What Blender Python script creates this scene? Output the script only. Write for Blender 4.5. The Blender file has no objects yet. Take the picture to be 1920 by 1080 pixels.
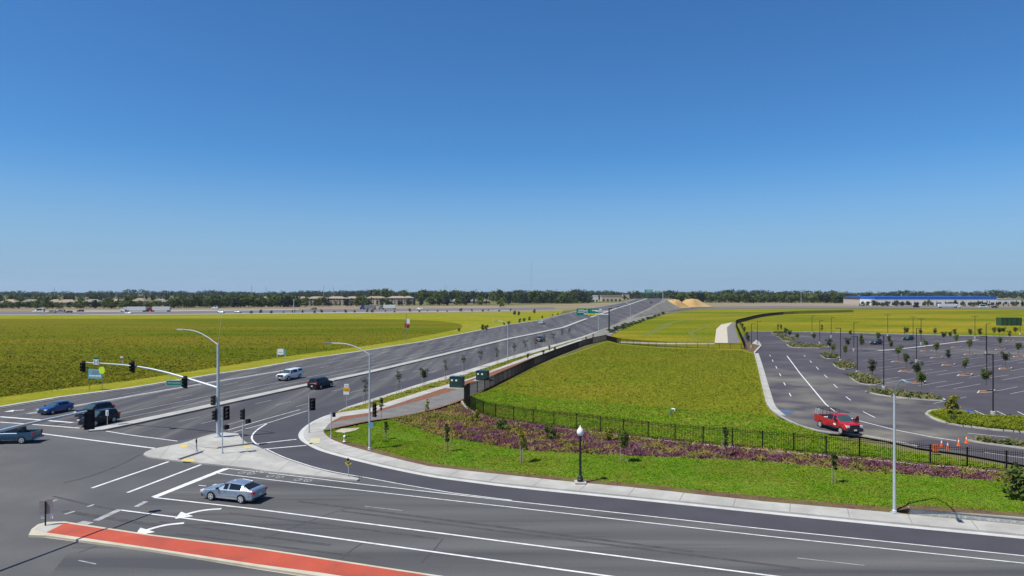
import bpy, math, random
import numpy as np
from mathutils import Vector, Matrix
from mathutils.geometry import tessellate_polygon
R = math.radians
C = bpy.context.scene
COL = C.collection
random.seed(7); rng = np.random.default_rng(11)

# ------------------------------------------------------------------ camera, sky, sun, exposure
F, HY, CH = 1280.0, 546.0, 16.5          # focal length and horizon in photo pixels, camera height in metres
cam = bpy.data.cameras.new('camera'); cam_o = bpy.data.objects.new('camera', cam); COL.objects.link(cam_o)
cam.sensor_width = 36; cam.lens = 24.0; cam.shift_y = 6.0/1920
cam_o.location = (0, 0, CH); cam_o.rotation_euler = (R(90), 0, 0)
cam.clip_start = .5; cam.clip_end = 30000
C.camera = cam_o
C.view_settings.view_transform = 'Standard'; C.view_settings.look = 'None'
C.view_settings.gamma = 1; C.view_settings.exposure = 0.25
W = bpy.data.worlds.new('World'); C.world = W; W.use_nodes = True
wn = W.node_tree.nodes; wl = W.node_tree.links
sky = wn.new('ShaderNodeTexSky'); sky.sky_type = 'NISHITA'; sky.sun_disc = False
sky.sun_elevation = R(60); sky.sun_rotation = R(243); sky.altitude = 0
sky.air_density = 1.0; sky.dust_density = 0.0; sky.ozone_density = 4.0
hs = wn.new('ShaderNodeHueSaturation'); hs.inputs['Saturation'].default_value = 1.0
wl.new(sky.outputs[0], hs.inputs['Color'])
tint = wn.new('ShaderNodeVectorMath'); tint.operation = 'MULTIPLY'; tint.inputs[1].default_value = (.36, .72, 1.03)   # clear, dry summer sky
wl.new(hs.outputs[0], tint.inputs[0])
sg_ = wn.new('ShaderNodeNewGeometry'); sx_ = wn.new('ShaderNodeSeparateXYZ'); wl.new(sg_.outputs['Incoming'], sx_.inputs[0])
mr_ = wn.new('ShaderNodeMapRange'); mr_.inputs['From Min'].default_value = -.20; mr_.inputs['From Max'].default_value = 0.0
mr_.inputs['To Min'].default_value = 0.0; mr_.inputs['To Max'].default_value = .85; mr_.interpolation_type = 'SMOOTHSTEP'; wl.new(sx_.outputs[2], mr_.inputs[0])
hz_ = wn.new('ShaderNodeMix'); hz_.data_type = 'RGBA'; wl.new(mr_.outputs[0], hz_.inputs[0]); wl.new(tint.outputs[0], hz_.inputs[6]); hz_.inputs[7].default_value = (2.7, 4.0, 5.7, 1)   # dull haze towards the horizon
wl.new(hz_.outputs[2], wn['Background'].inputs[0]); wn['Background'].inputs[1].default_value = 0.095
SUNV = Vector((-.89*.5, -.45*.5, .866)).normalized()
sl = bpy.data.lights.new('sun', 'SUN'); sl.energy = 5.0; sl.angle = R(.5); sl.color = (1, .955, .88)
so = bpy.data.objects.new('sun', sl); COL.objects.link(so)
so.rotation_euler = SUNV.to_track_quat('Z', 'Y').to_euler(); so.location = SUNV*60
cy = C.cycles
cy.max_bounces = 5; cy.diffuse_bounces = 2; cy.glossy_bounces = 2; cy.transmission_bounces = 2; cy.volume_bounces = 0
cy.transparent_max_bounces = 4; cy.use_denoising = True; cy.caustics_reflective = False; cy.caustics_refractive = False

# ------------------------------------------------------------------ helpers
def G(px, py, z=0.0):
    d = F*(CH-z)/(py-HY)
    return Vector(((px-960)/F*d, d, z))
def GL(pts, z=0.0): return [G(p[0], p[1], p[2] if len(p) > 2 else z) for p in pts]
def zat(py, d): return CH-(py-HY)*d/F
def zr(d):                                 # height of the main road: level, then up onto the overpass
    if d <= 380: return 0.0
    if d <= 720: t = (d-380)/340; return 8.8*t*t*(3-2*t)
    if d <= 1080: t = (1080-d)/360; return 8.8*t*t*(3-2*t)
    return 0.0
def GR(px, py, dz=0.0):
    lo, hi = 20.0, 719.0
    for _ in range(50):
        m = .5*(lo+hi)
        if HY+F*(CH-zr(m)-dz)/m > py: lo = m
        else: hi = m
    return Vector(((px-960)/F*lo, lo, zr(lo)+dz))
def tag(o, label=None, cat=None, group=None, kind=None):
    if label: o['label'] = label
    if cat: o['category'] = cat
    if group: o['group'] = group
    if kind: o['kind'] = kind
    return o
def empty(name, loc, rz=0.0, label=None, cat=None, group=None):
    o = bpy.data.objects.new(name, None); COL.objects.link(o)
    o.location = loc; o.rotation_euler = (0, 0, rz); o.empty_display_size = .2
    return tag(o, label, cat, group)
def link(name, me, parent=None, loc=None, rz=0.0):
    o = bpy.data.objects.new(name, me); COL.objects.link(o)
    if parent: o.parent = parent
    if loc is not None: o.location = loc
    o.rotation_euler = (0, 0, rz)
    return o
def copy_tree(o, parent=None):
    c = o.copy(); COL.objects.link(c)
    if parent: c.parent = parent
    for ch in o.children: copy_tree(ch, c)
    return c
class MB:
    def __init__(s): s.v = []; s.f = []; s.m = []
    def add(s, vs, fs, mi=0):
        n = len(s.v); s.v += [tuple(v) for v in vs]; s.f += [tuple(i+n for i in f) for f in fs]; s.m += [mi]*len(fs)
        return s
    def box(s, c, sz, rz=0.0, mi=0, M=None):
        x, y, z = sz[0]/2, sz[1]/2, sz[2]/2; c = Vector(c)
        vs = [Vector((a*x, b*y, e*z)) for e in (-1, 1) for b in (-1, 1) for a in (-1, 1)]
        if rz: vs = [Matrix.Rotation(rz, 3, 'Z') @ v for v in vs]
        if M is not None: vs = [M @ v for v in vs]
        return s.add([v+c for v in vs], [(0, 2, 3, 1), (4, 5, 7, 6), (0, 1, 5, 4), (2, 6, 7, 3), (0, 4, 6, 2), (1, 3, 7, 5)], mi)
    def tube(s, pts, rad, n=8, mi=0, cap=True):
        pts = [Vector(p) for p in pts]
        if not hasattr(rad, '__len__'): rad = [rad]*len(pts)
        vs = []; up = None
        for i, p in enumerate(pts):
            t = (pts[min(i+1, len(pts)-1)]-pts[max(i-1, 0)]).normalized()
            a = Vector((0, 0, 1)) if abs(t.z) < .9 else Vector((1, 0, 0))
            if up is not None: a = up
            u = t.cross(a).normalized(); w = u.cross(t).normalized(); up = w
            for k in range(n):
                an = 2*math.pi*k/n
                vs.append(p+(u*math.cos(an)+w*math.sin(an))*rad[i])
        fs = [(i*n+k, i*n+(k+1) % n, (i+1)*n+(k+1) % n, (i+1)*n+k) for i in range(len(pts)-1) for k in range(n)]
        if cap: fs += [tuple(range(n))[::-1], tuple(range((len(pts)-1)*n, len(pts)*n))]
        return s.add(vs, fs, mi)
    def lathe(s, prof, c=(0, 0, 0), n=12, mi=0, axis='Z'):
        c = Vector(c); vs = []
        for r, h in prof:
            for k in range(n):
                an = 2*math.pi*k/n; a, b = r*math.cos(an), r*math.sin(an)
                vs.append(c+(Vector((a, b, h)) if axis == 'Z' else Vector((a, h, b))))
        fs = [(i*n+k, i*n+(k+1) % n, (i+1)*n+(k+1) % n, (i+1)*n+k) for i in range(len(prof)-1) for k in range(n)]
        fs += [tuple(range(n))[::-1], tuple(range((len(prof)-1)*n, len(prof)*n))]
        return s.add(vs, fs, mi)
    def poly(s, pts, mi=0):
        pts = [Vector(p) for p in pts]
        tr = tessellate_polygon([[Vector((p.x, p.y, 0)) for p in pts]])
        fs = []
        for t in tr:
            a, b, c = (pts[i] for i in t)
            fs.append(t if (b-a).cross(c-a).z > 0 else t[::-1])
        return s.add(pts, fs, mi)
    def strip(s, A, B, mi=0, rows=1, amp=0.0):
        A = [Vector(a) for a in A]; B = [Vector(b) for b in B]
        n = len(A); vs = []
        for r in range(rows+1):
            t = r/rows
            for i in range(n):
                p = A[i].lerp(B[i], t)
                if amp and 0 < r < rows: p.z += random.uniform(-amp, amp)
                vs.append(p)
        fs = []
        for r in range(rows):
            for i in range(n-1):
                q = (r*n+i, r*n+i+1, (r+1)*n+i+1, (r+1)*n+i)
                a, b, c = Vector(vs[q[0]]), Vector(vs[q[1]]), Vector(vs[q[2]])
                fs.append(q if (b-a).cross(c-a).z >= 0 else q[::-1])
        return s.add(vs, fs, mi)
    def line(s, pts, w, z=None, mi=0):       # a flat painted line
        pts = [Vector(p) for p in pts]; h = w/2
        return s.strip(offset(pts, h), offset(pts, -h), mi)
    def slab(s, pts, z0, mi=0):              # closed outline with top at its own z and walls down to z0
        s.poly(pts, mi); n = len(pts)
        for i in range(n):
            a, b = Vector(pts[i]), Vector(pts[(i+1) % n])
            s.add([a, b, (b.x, b.y, z0), (a.x, a.y, z0)], [(0, 1, 2, 3)], mi)
        return s
    def mesh(s, name, mats, smooth=False):
        me = bpy.data.meshes.new(name); me.from_pydata(s.v, [], s.f)
        for m in (mats if isinstance(mats, (list, tuple)) else [mats]): me.materials.append(m)
        if any(s.m): me.polygons.foreach_set('material_index', s.m)
        if smooth:
            me.polygons.foreach_set('use_smooth', [True]*len(me.polygons))
            try: me.set_sharp_from_angle(angle=R(smooth if smooth is not True else 40))
            except Exception: pass
        me.update(); return me
    def build(s, name, mats, parent=None, smooth=False, loc=None, rz=0.0):
        return link(name, s.mesh(name, mats, smooth), parent, loc, rz)
def offset(pts, d):                          # left of travel is positive
    out = []
    for i, p in enumerate(pts):
        a = pts[max(i-1, 0)]; b = pts[min(i+1, len(pts)-1)]
        t = Vector((b.x-a.x, b.y-a.y, 0)).normalized()
        out.append(Vector((p.x-t.y*d, p.y+t.x*d, p.z)))
    return out
def resample(pts, step):
    pts = [Vector(p) for p in pts]; out = [pts[0]]; acc = 0.0
    for a, b in zip(pts, pts[1:]):
        L = (b-a).length; t = step-acc
        while t <= L: out.append(a.lerp(b, t/L)); t += step
        acc = (acc+L) % step if L else acc
    if (out[-1]-pts[-1]).length > 1e-3: out.append(pts[-1])
    return out
def smooth_line(pts, n=3):
    for _ in range(n):
        q = [pts[0]]
        for a, b in zip(pts, pts[1:]): q += [a.lerp(b, .25), a.lerp(b, .75)]
        pts = q+[pts[-1]]
    return pts
def up(pts, z): return [Vector((p.x, p.y, z)) for p in pts]
def raise_(pts, dz): return [Vector((p.x, p.y, p.z+dz)) for p in pts]

# ------------------------------------------------------------------ materials
def lin(r, g, b):
    f = lambda c: (c/255/12.92) if c/255 <= .04045 else ((c/255+.055)/1.055)**2.4
    return (f(r), f(g), f(b))
def mat(name, c1, c2=None, scale=1.0, rough=.7, metal=0.0, c3=None, scale2=None, bump=0.0, bscale=None, stretch=None, rot=0.0,
        coords='pos', coat=0.0, rnd=0.0, spec=.3, contrast=(.35, .65), trans=0.0, fine=0.0, fscale=30.0, mix2=(.4, .62)):
    m = bpy.data.materials.new(name); m.use_nodes = True
    nt = m.node_tree; n = nt.nodes; l = nt.links; b = n['Principled BSDF']
    b.inputs['Roughness'].default_value = rough; b.inputs['Metallic'].default_value = metal
    b.inputs['Specular IOR Level'].default_value = spec; b.inputs['Coat Weight'].default_value = coat
    if c2 is None:
        b.inputs['Base Color'].default_value = (*c1, 1); m.diffuse_color = (*c1, 1)
        if not rnd and not bump: return m
    if coords == 'pos': co = n.new('ShaderNodeNewGeometry').outputs['Position']
    else: co = n.new('ShaderNodeTexCoord').outputs['Object']
    mp = n.new('ShaderNodeMapping'); l.new(co, mp.inputs[0]); mp.inputs['Rotation'].default_value = (0, 0, rot)
    if stretch: mp.inputs['Scale'].default_value = stretch
    def noise(sc, det=5.0, src=mp.outputs[0], r=.6):
        t = n.new('ShaderNodeTexNoise'); t.inputs['Scale'].default_value = sc; t.inputs['Detail'].default_value = det
        t.inputs['Roughness'].default_value = r
        l.new(src, t.inputs['Vector']); return t.outputs['Fac']
    def ramp(src, lo, hi):
        r = n.new('ShaderNodeMapRange'); r.inputs['From Min'].default_value = lo; r.inputs['From Max'].default_value = hi
        l.new(src, r.inputs['Value']); return r.outputs[0]
    def mixc(f, a, bcol):
        x = n.new('ShaderNodeMix'); x.data_type = 'RGBA'; l.new(f, x.inputs[0])
        for i, v in ((6, a), (7, bcol)):
            if isinstance(v, tuple): x.inputs[i].default_value = (*v, 1)
            else: l.new(v, x.inputs[i])
        return x.outputs[2]
    col = None
    if c2 is not None:
        col = mixc(ramp(noise(scale), *contrast), c1, c2)
        if c3 is not None: col = mixc(ramp(noise(scale2 or scale*.2, 4), *mix2), col, c3)
        if fine:
            v = ramp(noise(fscale, 2, co), .25, .75)
            mm = n.new('ShaderNodeMapRange'); mm.inputs['To Min'].default_value = 1-fine; mm.inputs['To Max'].default_value = 1+fine
            l.new(v, mm.inputs['Value'])
            x = n.new('ShaderNodeVectorMath'); x.operation = 'SCALE'; l.new(col, x.inputs[0]); l.new(mm.outputs[0], x.inputs['Scale']); col = x.outputs[0]
    if rnd:
        oi = n.new('ShaderNodeObjectInfo'); mm = n.new('ShaderNodeMapRange')
        mm.inputs['To Min'].default_value = 1-rnd; mm.inputs['To Max'].default_value = 1+rnd; l.new(oi.outputs['Random'], mm.inputs['Value'])
        x = n.new('ShaderNodeVectorMath'); x.operation = 'SCALE'
        if col is None: x.inputs[0].default_value = c1
        else: l.new(col, x.inputs[0])
        l.new(mm.outputs[0], x.inputs['Scale']); col = x.outputs[0]
    if col is not None: l.new(col, b.inputs['Base Color'])
    if bump:
        bp = n.new('ShaderNodeBump'); bp.inputs['Strength'].default_value = min(bump, 1.0); bp.inputs['Distance'].default_value = .05*max(1, bump)
        l.new(noise(bscale or scale*4, 4, co), bp.inputs['Height']); l.new(bp.outputs[0], b.inputs['Normal'])
    if trans:
        tr = n.new('ShaderNodeBsdfTranslucent'); ms = n.new('ShaderNodeMixShader'); ms.inputs[0].default_value = trans
        if col is not None: l.new(col, tr.inputs[0])
        else: tr.inputs[0].default_value = (*c1, 1)
        l.new(b.outputs[0], ms.inputs[1]); l.new(tr.outputs[0], ms.inputs[2]); l.new(ms.outputs[0], n['Material Output'].inputs[0])
    return m
AZ = R(18)                                   # heading of the main road, clockwise from +Y
SAZ = R(19.4)                                # the near street runs from upper left to lower right
M = {}
M['asphalt'] = mat('asphalt', (.080, .080, .079), (.150, .150, .144), 1.0, .9, c3=(.066, .066, .069), scale2=.5, stretch=(.05, .9, 1), rot=SAZ, fine=.14, fscale=9, bump=.15, bscale=25, spec=.2)
M['asphalt_main'] = mat('asphalt_main', (.076, .074, .075), (.125, .122, .118), 1.0, .9, c3=(.062, .06, .067), scale2=.35, stretch=(.9, .035, 1), rot=AZ, fine=.12, fscale=8, spec=.2)
M['asphalt_box'] = mat('asphalt_box', (.092, .092, .09), (.125, .124, .120), .12, .9, c3=(.08, .08, .084), scale2=.05, fine=.14, fscale=9, bump=.15, bscale=25, spec=.2)
M['asphalt_new'] = mat('asphalt_new', (.052, .051, .058), (.064, .062, .07), .25, .85, fine=.10, fscale=9, spec=.25)
M['asphalt_lot'] = mat('asphalt_lot', (.058, .052, .062), (.080, .073, .082), .07, .9, c3=(.19, .18, .15), scale2=.025, fine=.1, fscale=6, spec=.15, mix2=(.56, .8))
M['dust'] = mat('dust', (.23, .22, .17), (.15, .14, .12), .18, .95, fine=.1, fscale=5)
M['patch'] = mat('patch', (.10, .12, .17), (.075, .09, .13), .8, .35, spec=.5)
M['path'] = mat('path', (.13, .125, .12), (.18, .172, .155), .5, .9, fine=.1)
M['concrete'] = mat('concrete', (.37, .36, .325), (.43, .42, .38), .6, .85, c3=(.32, .31, .28), scale2=.35, fine=.07, fscale=12, bump=.1, bscale=30)
M['gutter'] = mat('gutter', (.42, .42, .40), (.50, .50, .48), .8, .85, fine=.06)
M['joint'] = mat('joint', (.20, .19, .17), rough=.9)
M['redconc'] = mat('redconc', (.40, .068, .036), (.46, .088, .048), .9, .8, c3=(.33, .065, .040), scale2=.45, fine=.07, fscale=8, bump=.2, bscale=10)
M['kerbtan'] = mat('kerbtan', (.42, .37, .27), (.50, .46, .36), .7, .85, fine=.08)
M['paint_mid'] = mat('paint_mid', (.40, .40, .39), (.22, .22, .215), 1.2, .7, fine=.12, contrast=(.4, .75))
M['kerb_shade_dirt'] = mat('kerb_shade_dirt', (.022, .021, .02), (.035, .033, .03), .6, .95, spec=.1)  # kerb-face shade and gutter dirt in one dark colour
M['paint'] = mat('paint', (.70, .70, .68), (.40, .40, .39), 1.6, .6, fine=.12, contrast=(.42, .78))
M['tyre_mark'] = mat('tyre_mark', (.060, .060, .061), (.085, .085, .085), 1.2, .95, fine=.15, spec=.1)
M['paint_worn'] = mat('paint_worn', (.40, .40, .39), (.20, .20, .195), 1.5, .7, fine=.15, contrast=(.35, .7))
M['tactile'] = mat('tactile', (.60, .45, .10), (.50, .38, .12), 2, .7, fine=.15)
M['tactile_pale'] = mat('tactile_pale', (.50, .45, .22), (.45, .42, .30), 2, .7)
M['lawn'] = mat('lawn', (.075, .17, .012), (.125, .225, .018), .8, .9, c3=(.15, .19, .02), scale2=.12, fine=.3, fscale=5, bump=.6, bscale=8, spec=.1)
M['lawn_blade'] = mat('lawn_blade', (.095, .215, .007), (.19, .31, .016), .9, .9, c3=(.20, .24, .025), scale2=.35, spec=.0, trans=.3)
M['mulch'] = mat('mulch', (.15, .062, .034), (.22, .10, .055), 2.5, .95, fine=.35, fscale=7, bump=.7, bscale=10)
M['mulch_dark'] = mat('mulch_dark', (.085, .045, .03), (.14, .075, .045), 2.0, .95, c3=(.12, .10, .03), scale2=.6, fine=.35, fscale=6, bump=.7, bscale=8)
M['bed'] = mat('bed', (.17, .085, .075), (.25, .15, .11), .8, .95, c3=(.16, .14, .05), scale2=.3, fine=.3, fscale=5, bump=.6, bscale=8)
M['purple'] = mat('purple', (.14, .056, .105), (.185, .082, .125), .6, .9, c3=(.155, .065, .068), scale2=.4, spec=.0, trans=.15)
M['bed_green'] = mat('bed_green', (.20, .18, .03), (.12, .16, .03), .8, .9, c3=(.28, .20, .07), scale2=.3, spec=.0, trans=.2)
M['parcel'] = mat('parcel', (.13, .165, .011), (.175, .195, .015), .22, 1, c3=(.20, .19, .018), scale2=.05, fine=.3, fscale=2.5, bump=.5, bscale=2.5, spec=.0)
M['parcel_blade'] = mat('parcel_blade', (.135, .185, .014), (.20, .23, .020), .2, 1, c3=(.215, .215, .024), scale2=.07, stretch=(.45, 1, 1), spec=.0, trans=.25)
M['parcel_green'] = mat('parcel_green', (.11, .19, .013), (.18, .24, .02), .5, .9, c3=(.22, .23, .03), scale2=.15, fine=.3, fscale=3, bump=.6, bscale=4, spec=.08)
M['field'] = mat('field', (.068, .096, .006), (.108, .124, .009), .09, 1, c3=(.14, .122, .012), scale2=.03, stretch=(.16, 1, 1), fine=.3, fscale=.9, bump=.6, bscale=1.2, spec=.0)
M['field_blade'] = mat('field_blade', (.064, .098, .006), (.118, .142, .012), .10, 1, c3=(.155, .14, .015), scale2=.05, stretch=(.22, 1, 1), spec=.0, trans=.2)
M['verge'] = mat('verge', (.175, .18, .016), (.26, .235, .035), .25, 1, c3=(.17, .185, .010), scale2=.035, fine=.25, fscale=2, bump=.4, bscale=3, spec=.0)
M['meadow'] = mat('meadow', (.145, .155, .010), (.245, .19, .02), .05, 1, c3=(.105, .135, .008), scale2=.022, stretch=(.3, 1, 1), fine=.35, fscale=.7, bump=.8, bscale=.9, spec=.0, contrast=(.36, .62), mix2=(.42, .58))
M['swale'] = mat('swale', (.10, .125, .008), (.13, .145, .010), .15, .95, fine=.25, fscale=.9)
M['strip_grass'] = mat('strip_grass', (.10, .17, .012), (.17, .19, .02), .6, .95, c3=(.23, .17, .04), scale2=.2, fine=.3, fscale=4, bump=.5, bscale=5, spec=.08)
M['far_ground'] = mat('far_ground', (.13, .125, .05), (.20, .18, .09), .01, 1.0, c3=(.08, .10, .03), scale2=.003, spec=.0)
M['dirt'] = mat('dirt', (.21, .165, .12), (.28, .22, .165), .03, 1.0, c3=(.19, .17, .09), scale2=.012, stretch=(.4, 1, 1), fine=.2, fscale=.5, spec=.0)
M['freeway'] = mat('freeway', (.115, .11, .115), (.16, .15, .155), .05, .9, stretch=(.2, 1, 1), spec=.2)
M['sand'] = mat('sand', (.36, .26, .12), (.44, .33, .17), .12, 1.0, c3=(.45, .28, .11), scale2=.05, bump=.8, bscale=.6, spec=.0)
M['wallblock'] = mat('wallblock', (.34, .34, .32), (.44, .44, .40), 2.5, .95, fine=.25, fscale=6, bump=1.0, bscale=6)
M['galv'] = mat('galv', (.42, .47, .50), (.50, .55, .57), 1.5, .5, .25, coords='obj', spec=.5)
M['galv_dark'] = mat('galv_dark', (.16, .20, .23), (.22, .26, .29), 1.5, .5, .2, coords='obj')
M['black'] = mat('black', (.012, .012, .013), (.018, .018, .02), 4, .5, coords='obj', spec=.4)
M['matte_black'] = mat('matte_black', (.010, .010, .011), (.016, .016, .018), 4, .8, coords='obj')
M['fence'] = mat('fence', (.010, .009, .008), (.016, .014, .012), 2, .8, spec=.1)
M['lens'] = mat('lens', (.05, .035, .025), (.07, .05, .03), 8, .2, coords='obj')
M['white'] = mat('white', (.76, .76, .74), (.70, .70, .68), 2, .5, coords='obj')
M['signgreen'] = mat('signgreen', (.0, .19, .13), (.0, .22, .15), 1, .4, coords='obj')
M['signblue'] = mat('signblue', (.10, .30, .46), (.12, .34, .50), 1, .4, coords='obj')
M['signorange'] = mat('signorange', (.75, .32, .02), (.80, .40, .03), 2, .4, coords='obj')
M['signyellow'] = mat('signyellow', (.75, .68, .02), (.70, .62, .03), 2, .4, coords='obj')
M['lime'] = mat('lime', (.48, .66, .03), (.52, .70, .05), 2, .4, coords='obj')
M['olive'] = mat('olive', (.36, .32, .07), (.40, .36, .09), 3, .5, coords='obj')
M['signback'] = mat('signback', (.30, .25, .24), (.36, .31, .29), 3, .6, .2, coords='obj')
M['boxgreen'] = mat('boxgreen', (.009, .036, .030), (.012, .046, .037), 1, .45, coords='obj', spec=.4)
M['cone'] = mat('cone', (.80, .12, .02), (.85, .17, .03), 2, .5, coords='obj')
M['bark'] = mat('bark', (.13, .10, .07), (.19, .15, .11), 6, .9, coords='obj')
M['stake'] = mat('stake', (.36, .31, .23), (.42, .36, .27), 5, .8, coords='obj')
M['leaf'] = mat('leaf', (.075, .115, .022), (.14, .175, .035), 1.5, .7, coords='obj', rnd=.2, spec=.2, trans=.3)
M['leaf_dark'] = mat('leaf_dark', (.04, .062, .02), (.075, .095, .028), 1.5, .7, coords='obj', rnd=.2, spec=.2, trans=.25)
M['leaf_yellow'] = mat('leaf_yellow', (.20, .21, .02), (.26, .23, .03), 2, .7, coords='obj', rnd=.15, trans=.3)
M['leaf_far'] = mat('leaf_far', (.055, .085, .016), (.125, .15, .028), .25, .8, coords='obj', rnd=.35, spec=.1, trans=.2)
M['leaf_fardark'] = mat('leaf_fardark', (.016, .030, .017), (.032, .046, .022), .25, .8, coords='obj', rnd=.3, spec=.1, trans=.15)
M['leaf_line'] = mat('leaf_line', (.020, .036, .022), (.052, .070, .030), .02, .9, spec=.05, trans=.1)
M['shrub'] = mat('shrub', (.06, .10, .02), (.11, .14, .03), 2, .8, coords='obj', rnd=.2, trans=.25)
M['planting'] = mat('planting', (.15, .15, .05), (.22, .19, .08), .7, .9, c3=(.08, .11, .03), scale2=.25, trans=.2)
M['stucco'] = mat('stucco', (.50, .40, .29), (.55, .45, .33), .5, .9, coords='obj', rnd=.15)
M['stucco_grey'] = mat('stucco_grey', (.34, .29, .25), (.38, .33, .28), .5, .9, coords='obj', rnd=.2)
M['roof'] = mat('roof', (.24, .19, .145), (.30, .24, .18), .8, .9, coords='obj', rnd=.15)
M['roof_grey'] = mat('roof_grey', (.17, .15, .14), (.22, .19, .175), .8, .9, coords='obj', rnd=.15)
M['glass_dark'] = mat('glass_dark', (.02, .025, .03), (.03, .035, .04), 1, .12, coords='obj', spec=.6)
M['whitewall'] = mat('whitewall', (.68, .67, .64), (.62, .61, .58), .05, .8)
M['blueroof'] = mat('blueroof', (.012, .09, .42), (.016, .11, .47), .03, .45)
M['dark_build'] = mat('dark_build', (.05, .05, .055), (.08, .075, .07), .05, .8)
M['greenbox'] = mat('greenbox', (.018, .055, .018), (.026, .075, .025), .3, .8, fine=.2, fscale=1.5)
M['tyre'] = mat('tyre', (.014, .014, .014), (.02, .02, .02), 5, .85, coords='obj')
M['rim'] = mat('rim', (.55, .56, .57), (.65, .66, .67), 5, .4, .3, coords='obj')
M['redlamp'] = mat('redlamp', (.42, .02, .02), (.5, .03, .03), 3, .25, coords='obj', spec=.6)
M['headlamp'] = mat('headlamp', (.72, .74, .76), (.62, .64, .66), 6, .15, coords='obj', spec=.7)
M['glass_car'] = mat('glass_car', (.010, .014, .018), (.015, .02, .025), 2, .08, coords='obj', spec=.3)
M['glass_shield'] = mat('glass_shield', (.035, .065, .07), (.06, .09, .095), 1, .08, coords='obj', spec=.45)
M['plastic'] = mat('plastic', (.02, .02, .022), (.03, .03, .032), 4, .6, coords='obj')
M['chrome'] = mat('chrome', (.6, .6, .6), (.7, .7, .7), 3, .2, .9, coords='obj')
def paint(nm, c, metal=.3): return mat(nm, c, tuple(x*1.12 for x in c), 1.5, .32, metal, coords='obj', coat=.15 if max(c) < .1 else .6, spec=.25 if max(c) < .1 else .5)
M['p_silver'] = paint('p_silver', (.30, .37, .45), .6); M['p_blue'] = paint('p_blue', (.010, .07, .24), .3)
M['p_navy'] = paint('p_navy', (.012, .02, .045), .3); M['p_black'] = paint('p_black', (.012, .013, .018), .2)
M['p_teal'] = paint('p_teal', (.035, .10, .17), .4); M['p_white'] = paint('p_white', (.72, .73, .72), 0)
M['p_red'] = paint('p_red', (.42, .012, .022), .1); M['p_dark'] = paint('p_dark', (.03, .028, .03), .2)
M['p_grey'] = paint('p_grey', (.25, .26, .28), .4)
M['skin'] = mat('skin', (.38, .22, .15), (.42, .25, .17), 8, .6, coords='obj')
M['cloth_white'] = mat('cloth_white', (.70, .74, .66), (.62, .68, .60), 6, .8, coords='obj')
M['cloth_teal'] = mat('cloth_teal', (.06, .16, .12), (.08, .20, .15), 6, .8, coords='obj')
M['hair'] = mat('hair', (.012, .010, .009), (.02, .016, .014), 9, .7, coords='obj')

# pale dust tracked over the drive around the work site
_m = M['asphalt_lot']; _n = _m.node_tree.nodes; _l = _m.node_tree.links; _b = _n['Principled BSDF']; _src = _b.inputs['Base Color'].links[0].from_socket
_g = _n.new('ShaderNodeNewGeometry'); _mx = None
for _c, _r in ((G(1490, 765), 26), (G(1470, 720), 24), (G(1680, 812), 15), (G(1640, 752), 12)):
    _d = _n.new('ShaderNodeVectorMath'); _d.operation = 'DISTANCE'; _l.new(_g.outputs['Position'], _d.inputs[0]); _d.inputs[1].default_value = _c
    _q = _n.new('ShaderNodeMapRange'); _q.interpolation_type = 'SMOOTHSTEP'; _q.inputs['From Min'].default_value = _r; _q.inputs['From Max'].default_value = _r*.15; _l.new(_d.outputs['Value'], _q.inputs[0])
    if _mx is None: _mx = _q.outputs[0]
    else:
        _a = _n.new('ShaderNodeMath'); _a.operation = 'MAXIMUM'; _l.new(_mx, _a.inputs[0]); _l.new(_q.outputs[0], _a.inputs[1]); _mx = _a.outputs[0]
_t = _n.new('ShaderNodeTexNoise'); _t.inputs['Scale'].default_value = .16; _t.inputs['Detail'].default_value = 5; _l.new(_g.outputs['Position'], _t.inputs['Vector'])
_q = _n.new('ShaderNodeMapRange'); _q.inputs['From Min'].default_value = .40; _q.inputs['From Max'].default_value = .72; _l.new(_t.outputs['Fac'], _q.inputs[0])
_a = _n.new('ShaderNodeMath'); _a.operation = 'MULTIPLY'; _l.new(_mx, _a.inputs[0]); _l.new(_q.outputs[0], _a.inputs[1])
_x = _n.new('ShaderNodeMix'); _x.data_type = 'RGBA'; _l.new(_a.outputs[0], _x.inputs[0]); _l.new(_src, _x.inputs[6]); _x.inputs[7].default_value = (.185, .175, .14, 1); _l.new(_x.outputs[2], _b.inputs['Base Color'])
# ------------------------------------------------------------------ ground, roads, pavements
def sheet(name, pts, m, kind='structure', label=None):
    o = MB().poly(pts).build(name, m); return tag(o, label, None, None, kind)
disc = [Vector((7000*math.cos(a*math.pi/24), 7000*math.sin(a*math.pi/24), -.14)) for a in range(48)]
sheet('ground', disc, M['far_ground'])
Lpx = [(-300, 816), (0, 766), (120, 746), (250, 729), (320, 717.5), (410, 702.5), (480, 692.5), (580, 674), (690, 658), (800, 640.5), (850, 630), (960, 608.5), (1010, 601.6)]
Lk = [Vector((-100, 2, 0))]+[GR(*p) for p in Lpx]
Lup = [GR(*p) for p in [(1010, 601.6), (1053, 590), (1100, 579.5), (1150, 571), (1177, 565.5), (1193, 560)]]
Rup = [GR(*p) for p in [(1166, 601.6), (1190, 590), (1213, 579.5), (1228, 571), (1240, 565.5), (1247, 560)]]
E0 = [(626, 775), (636, 769.5), (650, 763), (685, 752), (720, 741), (800, 715.5), (880, 692.5), (960, 667.5), (1000, 656), (1052, 642.5), (1087, 632.5), (1122, 620), (1142, 613), (1166, 601.6)]
GOpx = [(626, 775), (605, 781), (580, 793.5), (566, 804), (558.5, 814), (561, 824), (573, 832.5), (592.5, 843), (617.5, 851), (649, 859.5), (674.5, 866), (720, 877), (804, 894.5), (880, 904.5), (960, 914.8), (1200, 938.5), (1440, 964), (1680, 988), (1920, 1010.5), (2300, 1050)]
E0w = GL(E0); GO = smooth_line(GL(GOpx), 2)
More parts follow.
